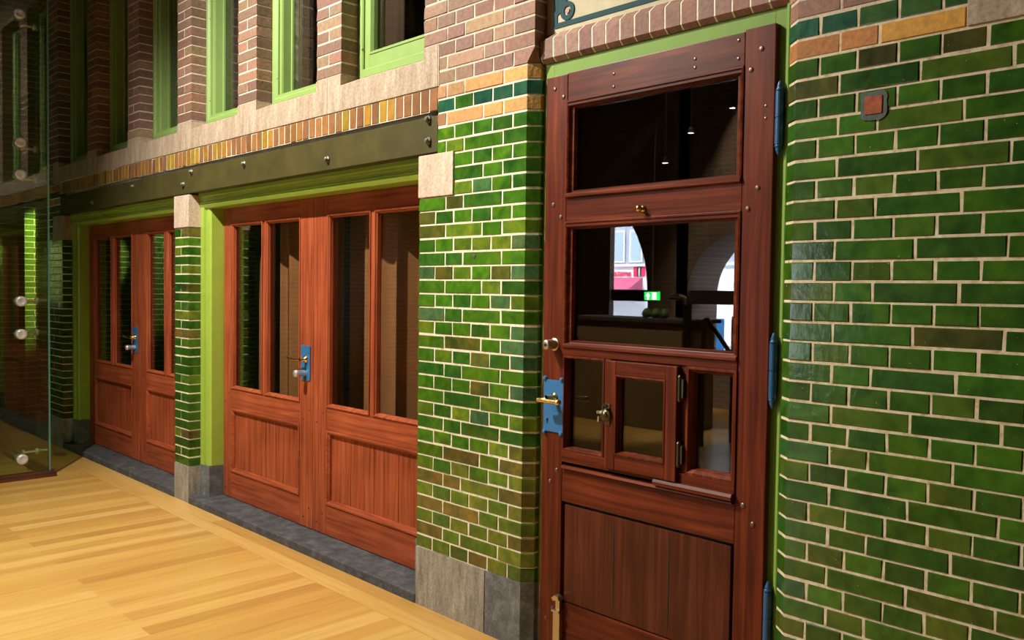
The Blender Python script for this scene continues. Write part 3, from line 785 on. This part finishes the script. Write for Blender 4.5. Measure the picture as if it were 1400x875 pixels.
    mb.cyl((hx-.034, y-.056, hz), (hx+.072, y-.056, hz), .0098, .0098, 'brass', 14)
    mb.lathe((hx+.066, y-.056, hz), (1, 0, 0), [(0, .0115), (.012, .0125), (.018, .009), (.02, 0)], 'brass', 14)
    h = mb.build('lever_handle', lp, L0, True); h['label'] = 'brass lever handle'
    mb = MB(); mb.cyl((-2.402, y-.0065, .972), (-2.402, y-.004, .972), .0055, .0055, 'black', 12); mb.box(-2.4045, -2.3995, y-.0065, y-.004, .955, .972, 'black'); mb.build('keyhole', lp, L0)
    mb = MB(); mb.lathe((-2.372, y, 1.278), (0, -1, 0), [(0, .026), (.004, .026), (.006, .020), (.052, .020), (.055, .018), (.055, .006), (.053, 0)], 'dull_brass', 20)
    mb.cyl((-2.372, y-.0555, 1.278), (-2.372, y-.0575, 1.278), .006, .006, 'black', 12)
    h = mb.build('lock_cylinder', r, L0, True); h['label'] = 'round chrome lock cylinder above the blue plate'
    mb = MB(); mb.lathe((-1.942, y, 1.797), (0, -1, 0), [(0, .013), (.003, .013), (.006, .007), (.020, .008), (.026, .013), (.032, .012), (.036, .006), (.037, 0)], 'brass', 16)
    h = mb.build('knob', r, L0, True); h['label'] = 'small brass knob'
    for z0, z1 in ((1.937, 2.175), (1.121, 1.368), (.315, .557)):
        mb = MB(); xh, yh_ = -1.409, y+.004; zc = (z0+z1)/2; R = .0135
        mb.cyl((xh, yh_, z0+.035), (xh, yh_, zc-.002), R, R, 'hinge_blue', 16); mb.cyl((xh, yh_, zc+.002), (xh, yh_, z1-.035), R, R, 'hinge_blue', 16); mb.cyl((xh, yh_, zc-.003), (xh, yh_, zc+.003), R*.85, R*.85, 'hinge_blue', 16)
        for zz, d in ((z1-.035, 1), (z0+.035, -1)):
            mb.lathe((xh, yh_, zz), (0, 0, d), [(0, .0095), (.003, .013), (.008, .0125), (.011, .009), (.015, .0105), (.030, .005), (.034, .0035), (.035, 0)], 'hinge_blue', 16)
        mb.box(xh-.022, xh, y+.012, y+.026, z0+.04, zc, 'hinge_blue'); mb.box(xh, xh+.022, y+.014, y+.026, zc, z1-.04, 'hinge_blue')
        h = mb.build('hinge', r, L0, True); h['label'] = 'dark blue barrel hinge with pointed ends'
    # brass bolt at the bottom
    mb = MB(); bx_ = -2.318
    mb.box(bx_-.022, bx_+.014, y-.022, y, .02, .205, 'dull_brass', .003)
    mb.box(bx_-.024, bx_+.016, y-.030, y, .205, .214, 'dull_brass', .002)
    mb.box(bx_-.010, bx_+.012, y-.020, y-.004, .214, .258, 'dull_brass', .002)
    mb.extr([(bx_-.022, .262), (bx_-.006, .275), (bx_+.014, .270), (bx_+.016, .258), (bx_-.014, .252)], 'Y', y-.032, y-.002, 'dull_brass')
    h = mb.build('bolt', r, L0); h['label'] = 'brass bolt at the foot of the door'
    for x, z in ((-2.392, 2.300), (-2.345, 2.262), (-1.475, 2.287), (-1.512, 2.225), (-2.392, 1.838), (-2.350, 1.787), (-1.478, 1.838), (-1.512, 1.772), (-2.352, .771), (-2.387, .720), (-1.505, .788), (-1.468, .732), (-2.362, .205), (-2.398, .155)):
        nail(r, x, y, z, NAILB)
    for x, z in ((-2.09, 2.31), (-2.09, 2.262), (-1.73, 2.30), (-1.73, 2.27), (-1.56, 2.33), (-1.56, 2.27), (-1.455, 2.10), (-1.455, 2.06)):
        nail(r, x, y+.002, z)
    # pale joint line between top rail and left stile
    return r
main_door()

# brick course over the single door + tile picture
mb = MB(); nb = 16; x0, x1 = -2.472, -1.372
pb = [(.13, 2.418), (.052, 2.414), (.034, 2.430), (.032, 2.503), (.037, 2.510), (.070, 2.537), (.13, 2.537)]
pm = [(.13, 2.419), (.053, 2.415), (.0352, 2.4305), (.0332, 2.5027), (.0382, 2.5095), (.070, 2.5362), (.13, 2.536)]
mb.extr(pm, 'X', x0, x1, 'mortar'); w = .0680; x = x0
while x < x1-.02:
    mb.extr(pb, 'X', x+.004, min(x+w-.004, x1), 'brick', pick(PINKB)); x += w
trim(mb, 'sloped row of upright pinkish bricks above the single door', 'brick course', loc=(-1.9, .05, 2.42))
def ringp(mb, cx, cz, r0, r1, y, mat, n=28):
    vs = []; fs = []
    for i in range(n):
        a = 2*math.pi*i/n
        for rr, yy in ((r0, y), (r1, y), (r0, y+.003), (r1, y+.003)): vs.append((cx+rr*math.cos(a), yy, cz+rr*math.sin(a)))
    for i in range(n):
        j = (i+1) % n; fs += [(4*i, 4*j, 4*j+1, 4*i+1), (4*i+1, 4*j+1, 4*j+3, 4*i+3)]
    mb.add(vs, fs, mat)
TP = (-1.93, .066, 2.53)
r = root('tile_panel', TP, 'cream tile panel with dark teal border and ring ornament above the single door', 'tile panel')
mb = MB(); mb.box(-2.472, -1.384, .066, .30, 2.530, 3.7, 'tile_cream'); mb.build('cream_tiles', r, TP)
mb = MB(); mb.box(-2.433, -1.40, .063, .067, 2.551, 2.571, 'tile_teal'); o = mb.build('border_band', r, TP); o['label'] = 'dark teal border line'
mb = MB(); mb.box(-2.433, -2.411, .063, .067, 2.571, 2.86, 'tile_teal'); o = mb.build('border_band', r, TP); o['label'] = 'dark teal border line'
mb = MB(); mb.extr([(-2.412, 2.600), (-2.392, 2.612), (-2.378, 2.640), (-2.345, 2.662), (-2.35, 2.72), (-2.385, 2.69), (-2.412, 2.685)], 'Y', .063, .067, 'tile_teal'); mb.build('corner_ornament', r, TP)
mb = MB(); ringp(mb, -2.357, 2.610, .018, .037, .0615, 'tile_teal'); mb.box(-2.366, -2.349, .063, .067, 2.570, 2.582, 'tile_teal'); mb.build('ring_ornament', r, TP)
mb = MB(); ringp(mb, -2.357, 2.610, .0, .011, .0615, 'tile_brown'); mb.build('ring_center', r, TP)

# ================================================================== FLOOR AND HALL
mb = MB(); mb.box(-10.6, 3, -7, -.20, -.06, 0, 'floor'); tag(mb.build('floor'), 'honey-coloured wooden board floor running towards the doors', 'floor', kind='structure')
mb = MB(); mb.box(-10.6, 3, -.1985, .0, -.06, 0, 'floor_edge'); tag(mb.build('floor_border'), 'border boards of the wooden floor along the facade', 'floor', kind='structure')
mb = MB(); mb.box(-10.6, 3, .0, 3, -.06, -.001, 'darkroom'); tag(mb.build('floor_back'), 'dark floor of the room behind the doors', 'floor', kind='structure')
mb = MB(); mb.box(-10.8, 3.2, -8.1, 3.1, 6.6, 6.8, 'ceil'); tag(mb.build('ceiling'), 'dark timber ceiling of the hall', 'ceiling', kind='structure')
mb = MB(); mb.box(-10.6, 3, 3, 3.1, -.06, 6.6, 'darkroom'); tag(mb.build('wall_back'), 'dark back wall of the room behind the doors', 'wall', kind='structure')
mb = MB(); mb.box(3, 3.1, -8, 3.1, -.06, 6.6, 'hallbricks'); tag(mb.build('wall_side'), 'brown brick end wall of the hall, out of view', 'wall', kind='structure')
mb = MB(); mb.box(-10.75, -10.6, -8, 3.1, -.06, 6.6, 'endbricks'); tag(mb.build('wall_end'), 'green brick end wall seen through the glass partition', 'wall', kind='structure')
# dark timber screen left of the facade end
mb = MB(); mb.box(-10.6, -9.93, .02, .08, 0, 4.2, 'baserail'); trim(mb, 'dark timber panel at the far left behind the glass', 'wall panel', loc=(-10, .05, 0))

def arch_wall():
    """hall wall opposite the doors: one wide quarter arch, one round arch; built as strips"""
    mb = MB(); y0, y1 = -7.0, -7.72; X0, X1 = -10.75, 3.1; Zb, Zt = -.06, 6.6
    def strip(pa, pb, yb):
        n = len(pa)
        for y in (y0, yb):
            vs = [(x, y, z) for x, z in pa]+[(x, y, z) for x, z in pb]
            mb.add(vs, [(i, i+1, n+i+1, n+i) for i in range(n-1)], 'hallbricks')
        vs = [(x, y0, z) for x, z in pa]+[(x, yb, z) for x, z in pa]
        mb.add(vs, [(i, i+1, n+i+1, n+i) for i in range(n-1)], 'hallbricks')
    def col(a, b, z0, z1, yb): mb.box(a, b, yb, y0, z0, z1, 'hallbricks')
    pa = [(-7.95, 1.45+math.sqrt(1.75**2-1.07**2))]
    for i in range(13):
        x = -7.95+(.68)*((i+1)/13)**.7; pa.append((x, 1.45+math.sqrt(max(0, 1.75**2-(x+9.02)**2))))
    pa[-1] = (-7.27, 1.45)
    strip(pa, [(x, Zt) for x, z in pa], y0-.1)
    pa = [(-5.82-.80*math.cos(math.pi*i/20), 1.45+.80*math.sin(math.pi*i/20)) for i in range(21)]
    strip(pa, [(x, Zt) for x, z in pa], y1)
    col(X0, -7.95, Zb, Zt, y0-.1); col(-7.27, -6.62, Zb, Zt, y0-.1); col(-6.80, -6.62, Zb, Zt, y1); col(-5.02, X1, Zb, Zt, y1)
    col(-7.95, -7.27, Zb, 1.0, y0-.1); col(-6.62, -5.02, Zb, .70, y1)
    mb.keep = False
    return tag(mb.build('wall_front'), 'brown brick hall wall with arched street openings, mirrored in the door glass', 'wall', kind='structure')
arch_wall()
mb = MB(); mb.box(-7.95, -7.27, -7.3, -7.05, 1.36, 1.52, 'ceil'); trim(mb, 'dark timber bar across the wide arch mirrored in the door glass', loc=(-7.6, -7.1, 1.4))
mb = MB(); mb.box(-6.62, -5.02, -7.3, -7.05, 1.34, 1.52, 'ceil'); trim(mb, 'dark timber bar across the round arch mirrored in the door glass', loc=(-5.8, -7.1, 1.4))
mb = MB(); mb.box(-5.92, -5.88, -7.25, -7.2, 0, 1.34, 'ceil'); trim(mb, 'thin dark upright in the round arch mirrored in the door glass', loc=(-5.9, -7.2, 0))
# bar counter, green sign, hand rails, lamps of the hall (all mirrored in the glass)
r = root('bar_counter', (-5.9, -5.2, 0), 'dark wood bar counter mirrored in the door glass', 'counter')
mb = MB(); mb.box(-6.95, -5.25, -5.55, -5.0, 0, 1.16, 'beamwood', .01); mb.build('counter_body', r, (-5.9, -5.2, 0))
mb = MB(); mb.box(-7.0, -5.20, -5.6, -4.95, 1.16, 1.20, 'ceil', .005); mb.build('counter_top', r, (-5.9, -5.2, 0))
M['leaf'] = plain('green_pears', (.08, .12, .02), .5)
for i, (fx, fz) in enumerate(((-5.86, 1.255), (-5.74, 1.255), (-5.62, 1.255))):
    mb = MB(); mb.lathe((fx, -5.12, fz-.055), (0, 0, 1), [(0, .0), (.01, .035), (.045, .055), (.08, .045), (.11, .02), (.115, 0)], 'leaf', 12)
    tag(mb.build('pear', None, (fx, -5.12, fz-.055), True), 'green fruit in a row on the bar counter', 'fruit', group='fruit on the bar counter')
M['exit_green'] = emit('lit_green_sign', (.02, .75, .10), 8); M['exit_white'] = emit('lit_white_symbol', (.9, 1, .9), 12)
EX = Vector((-6.16, -5.6, 1.445))
r = root('exit_sign', EX, 'lit green emergency exit sign with white arrow and door, mirrored in the door glass', 'sign')
mb = MB(); mb.box(EX.x-.10, EX.x+.10, -5.64, -5.6, 1.395, 1.495, 'exit_green'); mb.build('sign_box', r, EX)
mb = MB(); mb.extr([(EX.x+dx, EX.z+dz) for dx, dz in ((-.08, 0), (-.045, .035), (-.01, 0), (-.033, 0), (-.033, -.045), (-.057, -.045), (-.057, 0))], 'Y', -5.599, -5.596, 'exit_white'); mb.build('arrow', r, EX)
mb = MB(); mb.box(EX.x+.015, EX.x+.075, -5.599, -5.596, 1.405, 1.485, 'exit_white'); mb.build('door_symbol', r, EX)
mb = MB(); mb.cyl((EX.x, -5.62, 1.495), (EX.x, -5.62, 6.6), .006, .006, 'ceil', 8); mb.build('hanger', r, EX)
for i, (pts, lb) in enumerate(([[(-5.15, -4.6, 1.46), (-4.98, -4.5, 1.46), (-4.90, -4.5, 1.43), (-4.87, -4.5, 1.36), (-4.87, -4.5, 0)], 'bent bronze hand rail post left, mirrored in the door glass'],
                               [[(-5.0, -4.35, 1.44), (-4.86, -4.35, 1.43), (-4.82, -4.35, 1.36), (-4.82, -4.35, 0)], 'second bent bronze hand rail post, mirrored in the door glass'],
                               [[(-4.70, -4.5, 0), (-4.70, -4.5, 1.22), (-4.66, -4.5, 1.24), (-4.35, -4.5, .86), (-4.35, -4.5, 0)], 'sloping bronze stair rail, mirrored in the door glass'],
                               [[(-4.62, -4.9, 0), (-4.62, -4.9, 1.26)], 'straight bronze rail post, mirrored in the door glass'])):
    mb = MB(); mb.tube(pts, .022, 'dark_brass', 10); tag(mb.build('hand_rail', None, pts[-1] if pts[-1][2] == 0 else pts[0]), lb, 'hand rail')
for i, bxx in enumerate((-9.2, -7.4, -5.6, -3.8, -2.0, -.2)):
    mb = MB(); mb.box(bxx-.1, bxx+.1, -7, 0, 4.6, 4.85, 'beamwood', .01)
    tag(mb.build('ceiling_beam', None, (bxx, -3.5, 4.6)), ['leftmost oak beam across the hall ceiling', 'second oak beam from the left across the hall ceiling', 'third oak beam from the left across the hall ceiling', 'third oak beam from the right across the hall ceiling', 'second oak beam from the right across the hall ceiling', 'rightmost oak beam across the hall ceiling'][i], 'ceiling beam', kind='structure')
M['lampglow'] = emit('lamp_glow', (1, .95, .85), 12)
for i, (lx, ly, lz) in enumerate(((-5.56, -5, 2.88), (-5.24, -5, 3.16), (-4.75, -5.0, 3.35))):
    r = root('pendant_lamp', (lx, ly, lz), ['small round pendant lamp lowest in the door glass reflection', 'small pendant lamp in the middle of the top pane reflection', 'small pendant lamp by the right edge of the top pane reflection'][i], 'lamp')
    mb = MB(); mb.cyl((lx, ly, lz+.05), (lx, ly, 6.6), .005, .005, 'black', 6); mb.build('cord', r, (lx, ly, lz))
    mb = MB(); mb.lathe((lx, ly, lz), (0, 0, 1), [(0, .035), (.04, .03), (.06, .01), (.06, 0)], 'black', 12); mb.build('shade', r, (lx, ly, lz))
    mb = MB(); mb.lathe((lx, ly, lz-.006), (0, 0, 1), [(0, 0), (.0, .028), (.005, .030)], 'lampglow', 12); mb.build('bulb', r, (lx, ly, lz))

# street outside
M['street_wall'] = plain('street_facade', (.42, .44, .55), .8); M['street_white'] = plain('street_white', (.85, .87, .9), .7)
M['street_glass'] = plain('street_window', (.45, .58, .66), .2); M['awning'] = plain('awning_cloth', (.52, .10, .20), .8); M['signred'] = plain('sign_red', (.80, .02, .10), .6)
M['pavement'] = plain('pavement', (.35, .36, .40), .9); M['signblack'] = plain('sign_black', (.02, .02, .02), .6); M['poster'] = plain('poster_blue', (.03, .25, .65), .6)
mb = MB(); mb.box(-80, 30, -60, -8.0, -1.6, -1.5, 'pavement'); tag(mb.build('street_ground'), 'grey street paving outside the hall', 'street', kind='structure')
r = root('street_building', (-30, -40, -1.5), 'grey house front with white windows across the street, mirrored in the door glass', 'building')
mb = MB(); mb.box(-60, -26, -46, -40, -1.5, 7.5, 'street_wall'); mb.build('house_wall', r, (-30, -40, -1.5))
def S(px, py):   # street point for a mirrored pixel: facade at y=-40
    return px, py
for i in range(6):
    wx = -34.95+(i-1)*1.38
    mb = MB(); mb.box(wx, wx+1.0, -39.98, -39.9, 3.30, 5.3, 'street_white'); f = mb.build('house_window', r, (wx, -40, 3.4))
    mb = MB(); mb.box(wx+.12, wx+.88, -39.9, -39.87, 3.42, 5.2, 'street_glass'); mb.build('window_pane', f, (wx, -40, 3.4))
mb = MB(); mb.box(-60, -26, -39.98, -39.8, 3.05, 3.2, 'street_white'); mb.build('cornice', r, (-30, -40, 3))
mb = MB(); mb.box(-60, -26, -39.99, -39.95, -1.5, 3.05, 'street_white'); mb.build('shop_front', r, (-30, -40, -1.5))
r = root('shop_awning', (-34, -39.8, 1.6), 'dusky pink shop awning across the street, mirrored in the door glass', 'awning')
mb = MB(); mb.extr([(-39.94, 2.35), (-38.6, 1.65), (-38.6, 1.5), (-39.94, 1.5)], 'X', -38.5, -32.55, 'awning'); mb.build('awning_cloth', r, (-34, -39.8, 1.6))
r = root('shop_sign', (-34, -39.9, 2.5), 'shop sign of red letters and a black and red emblem, mirrored in door glass', 'sign')
cu = bpy.data.curves.new('sign_letters', 'FONT'); cu.body = 'amsterdam'; cu.size = .60; cu.extrude = .02; cu.align_x = 'LEFT'
tmp = bpy.data.objects.new('letters_source', cu); C.objects.link(tmp); bpy.context.view_layer.update()
me = bpy.data.meshes.new_from_object(tmp.evaluated_get(bpy.context.evaluated_depsgraph_get())); bpy.data.objects.remove(tmp); bpy.data.curves.remove(cu)
me.materials.clear(); me.materials.append(M['signred'])
me.transform(Matrix(((-1, 0, 0, 0), (0, 0, 1, 0), (0, 1, 0, 0), (0, 0, 0, 1))))
tx = bpy.data.objects.new('sign_letters', me); C.objects.link(tx); tx.parent = r
tx.location = Vector((-33.40, -39.90, 2.44))-Vector((-34, -39.9, 2.5))
for i, (a, b, mt) in enumerate(((-33.22, -32.95, 'signred'), (-32.95, -32.60, 'signblack'), (-32.60, -32.33, 'signred'))):
    mb = MB(); mb.box(a, b, -39.94, -39.90, 2.42, 3.02, mt); e = mb.build('emblem_stripe', r, (a, -39.9, 2.42))
    if mt == 'signblack':
        for zc in (2.53, 2.71, 2.89):
            mb = MB(); mb.extr([(-32.86, zc-.08), (-32.81, zc-.08), (-32.69, zc+.08), (-32.74, zc+.08)], 'Y', -39.9, -39.89, 'street_white'); mb.extr([(-32.74, zc-.08), (-32.69, zc-.08), (-32.81, zc+.08), (-32.86, zc+.08)], 'Y', -39.9, -39.885, 'street_white'); mb.build('emblem_cross', e, (-32.95, -39.9, zc))
r = root('street_house', (-20, -42, -1.5), 'white shop front with blue band, mirrored at the right edge of the door glass', 'building')
mb = MB(); mb.box(-25.5, -10, -46, -41, -1.5, 7.5, 'street_white'); mb.build('house_wall', r, (-20, -42, -1.5))
mb = MB(); mb.box(-25.5, -10, -41, -40.9, 3.2, 3.45, 'poster'); mb.build('fascia_band', r, (-20, -42, -1.5))
mb = MB(); mb.box(-9.66, -9.36, -12.3, -12, -1.5, .98, 'poster', .02); tag(mb.build('street_column', None, (-9.5, -12.1, -1.5)), 'bright blue street column outside the round arch, mirrored in the door glass', 'column')

# ================================================================== GLASS PARTITION AT THE LEFT
r = root('glass_partition', (-7.27, -.45, 0), 'tall frameless green-tinted glass partition with round steel fittings at the left edge', 'glass partition')
G0 = (-7.27, -.45, 0)
mb = MB(); mb.box(-7.276, -7.264, -1.75, -.452, .045, 4.6, 'tint'); mb.build('pane', r, G0)
mb = MB(); mb.box(-7.278, -7.262, -.452, -.440, .045, 4.6, 'edge'); o = mb.build('pane_edge', r, G0); o['label'] = 'blue-green glass edge'
mb = MB(); mb.box(-10.0, -7.285, -.456, -.444, .045, 4.6, 'tint'); mb.build('pane', r, G0)
mb = MB(); mb.box(-7.33, -7.235, -1.75, -.405, .0, .042, 'baserail', .004); mb.build('base_rail', r, G0)
mb = MB(); mb.box(-10.0, -7.33, -.49, -.41, .0, .042, 'baserail', .004); mb.build('base_rail', r, G0)
btn = None
for z in (3.501, 2.55, 2.309, 1.358, 1.109, .157):
    if btn is None:
        mb = MB()
        mb.lathe((-7.264, -.64, z), (1, 0, 0), [(0, .039), (.022, .039), (.030, .034), (.031, .020), (.029, .018), (.029, 0)], 'satin', 22)
        mb.lathe((-7.276, -.64, z), (-1, 0, 0), [(0, .039), (.03, .039), (.035, .012), (.16, .012), (.16, 0)], 'satin', 16)
        btn = mb.build('glass_clamp', r, (-7.264, -.64, z), True); btn['label'] = 'round steel glass clamp'
        mb = MB()
        mb.lathe((-7.54, -.456, z), (0, -1, 0), [(0, .026), (.014, .026), (.018, .010), (.09, .010), (.095, .022), (.11, .022), (.112, 0)], 'satin', 14)
        sp_ = mb.build('glass_spacer', r, (-7.54, -.456, z), True)
    else:
        o = btn.copy(); C.objects.link(o); o.location = Vector((-7.264, -.64, z))-Vector(G0)
        o = sp_.copy(); C.objects.link(o); o.location = Vector((-7.54, -.456, z))-Vector(G0)
mb = MB(); mb.box(-8.05, -7.95, -.98, -.88, 0, 4.8, 'olive_steel', .004); tag(mb.build('steel_post', None, (-8, -.93, 0)), 'dark steel post standing behind the glass partition', 'post')

# ================================================================== LIGHT
def spot(name, loc, target, power, angle, blend, col, size=.04):
    l = bpy.data.lights.new(name, 'SPOT'); l.energy = power; l.spot_size = math.radians(angle); l.spot_blend = blend; l.color = col; l.shadow_soft_size = size
    o = bpy.data.objects.new(name, l); C.objects.link(o); o.location = loc
    o.rotation_euler = (Vector(target)-Vector(loc)).to_track_quat('-Z', 'Y').to_euler()
    return o
spot('key_spot', (-4.4, -2.4, 4.8), (-4.0, -.1, 1.35), 1500, 102, .8, (1, .94, .84), .04)
spot('door_spot', (-5.4, -4.3, 4.2), (-1.45, 0, 1.6), 600, 30, .8, (1, .93, .83), .06)
spot('passage_spot', (-9.55, .75, 3.5), (-10.6, .34, 1.75), 1800, 22, .5, (1, .92, .7), .03)
spot('end_spot', (-9.4, -1.3, 3.0), (-10.6, -.66, 1.72), 520, 17, .35, (1, .92, .7), .03)
spot('wall_spot', (-5.2, -3.9, 5.2), (-6.3, -7, 1.9), 1000, 55, .6, (1, .86, .66), .05)
spot('counter_spot', (-5.6, -3.2, 4.0), (-6.0, -5.1, .9), 1000, 50, .6, (1, .88, .68), .05)
spot('floor_spot', (-3.0, -5.4, 5.6), (-3.6, -5.4, 0), 500, 60, .7, (1, .90, .74), .05)
a = bpy.data.lights.new('hall_fill_area', 'AREA'); a.shape = 'RECTANGLE'; a.size = 5; a.size_y = 3; a.energy = 8; a.color = (1, .93, .84)  # added soft fill without a fixture, lifts the ambient light in the hall
o = bpy.data.objects.new('hall_fill_area', a); C.objects.link(o); o.location = (-2.5, -4.5, 6.3)
sun = bpy.data.lights.new('sun', 'SUN'); sun.energy = 30; sun.angle = .02; sun.color = (1, .97, .92)
o = bpy.data.objects.new('sun', sun); C.objects.link(o); o.rotation_euler = Vector((.2, -.55, -.8)).to_track_quat('-Z', 'Y').to_euler()
w = bpy.data.worlds.new('sky'); SC.world = w; w.use_nodes = True
bg = w.node_tree.nodes['Background']; bg.inputs['Color'].default_value = (.72, .85, 1, 1); bg.inputs['Strength'].default_value = 8

# ================================================================== CAMERA
f, yaw, pitch, roll = 1178.74959, .802111711, -.0349636409, .0135324877
fw = Vector((-math.sin(yaw)*math.cos(pitch), math.cos(yaw)*math.cos(pitch), math.sin(pitch)))
rt = Vector((math.cos(yaw), math.sin(yaw), 0)); up = rt.cross(fw)
r2 = math.cos(roll)*rt+math.sin(roll)*up; u2 = -math.sin(roll)*rt+math.cos(roll)*up
cam = bpy.data.cameras.new('camera'); co = bpy.data.objects.new('camera', cam); C.objects.link(co)
cam.sensor_fit = 'HORIZONTAL'; cam.sensor_width = 36; cam.lens = f/1400*36; cam.clip_start = .05; cam.clip_end = 300
mw = Matrix(((r2.x, u2.x, -fw.x, 0), (r2.y, u2.y, -fw.y, -2.5), (r2.z, u2.z, -fw.z, 1.495), (0, 0, 0, 1)))
co.matrix_world = mw
SC.camera = co
vs = SC.view_settings
SC.display_settings.display_device = 'sRGB'
vs.view_transform = 'Standard'; vs.look = 'None'; vs.gamma = 1; vs.exposure = 0; vs.use_curve_mapping = False
SC.cycles.use_denoising = True
SC.cycles.max_bounces = 10; SC.cycles.diffuse_bounces = 4; SC.cycles.glossy_bounces = 5; SC.cycles.transparent_max_bounces = 24
SC.cycles.sample_clamp_indirect = 6
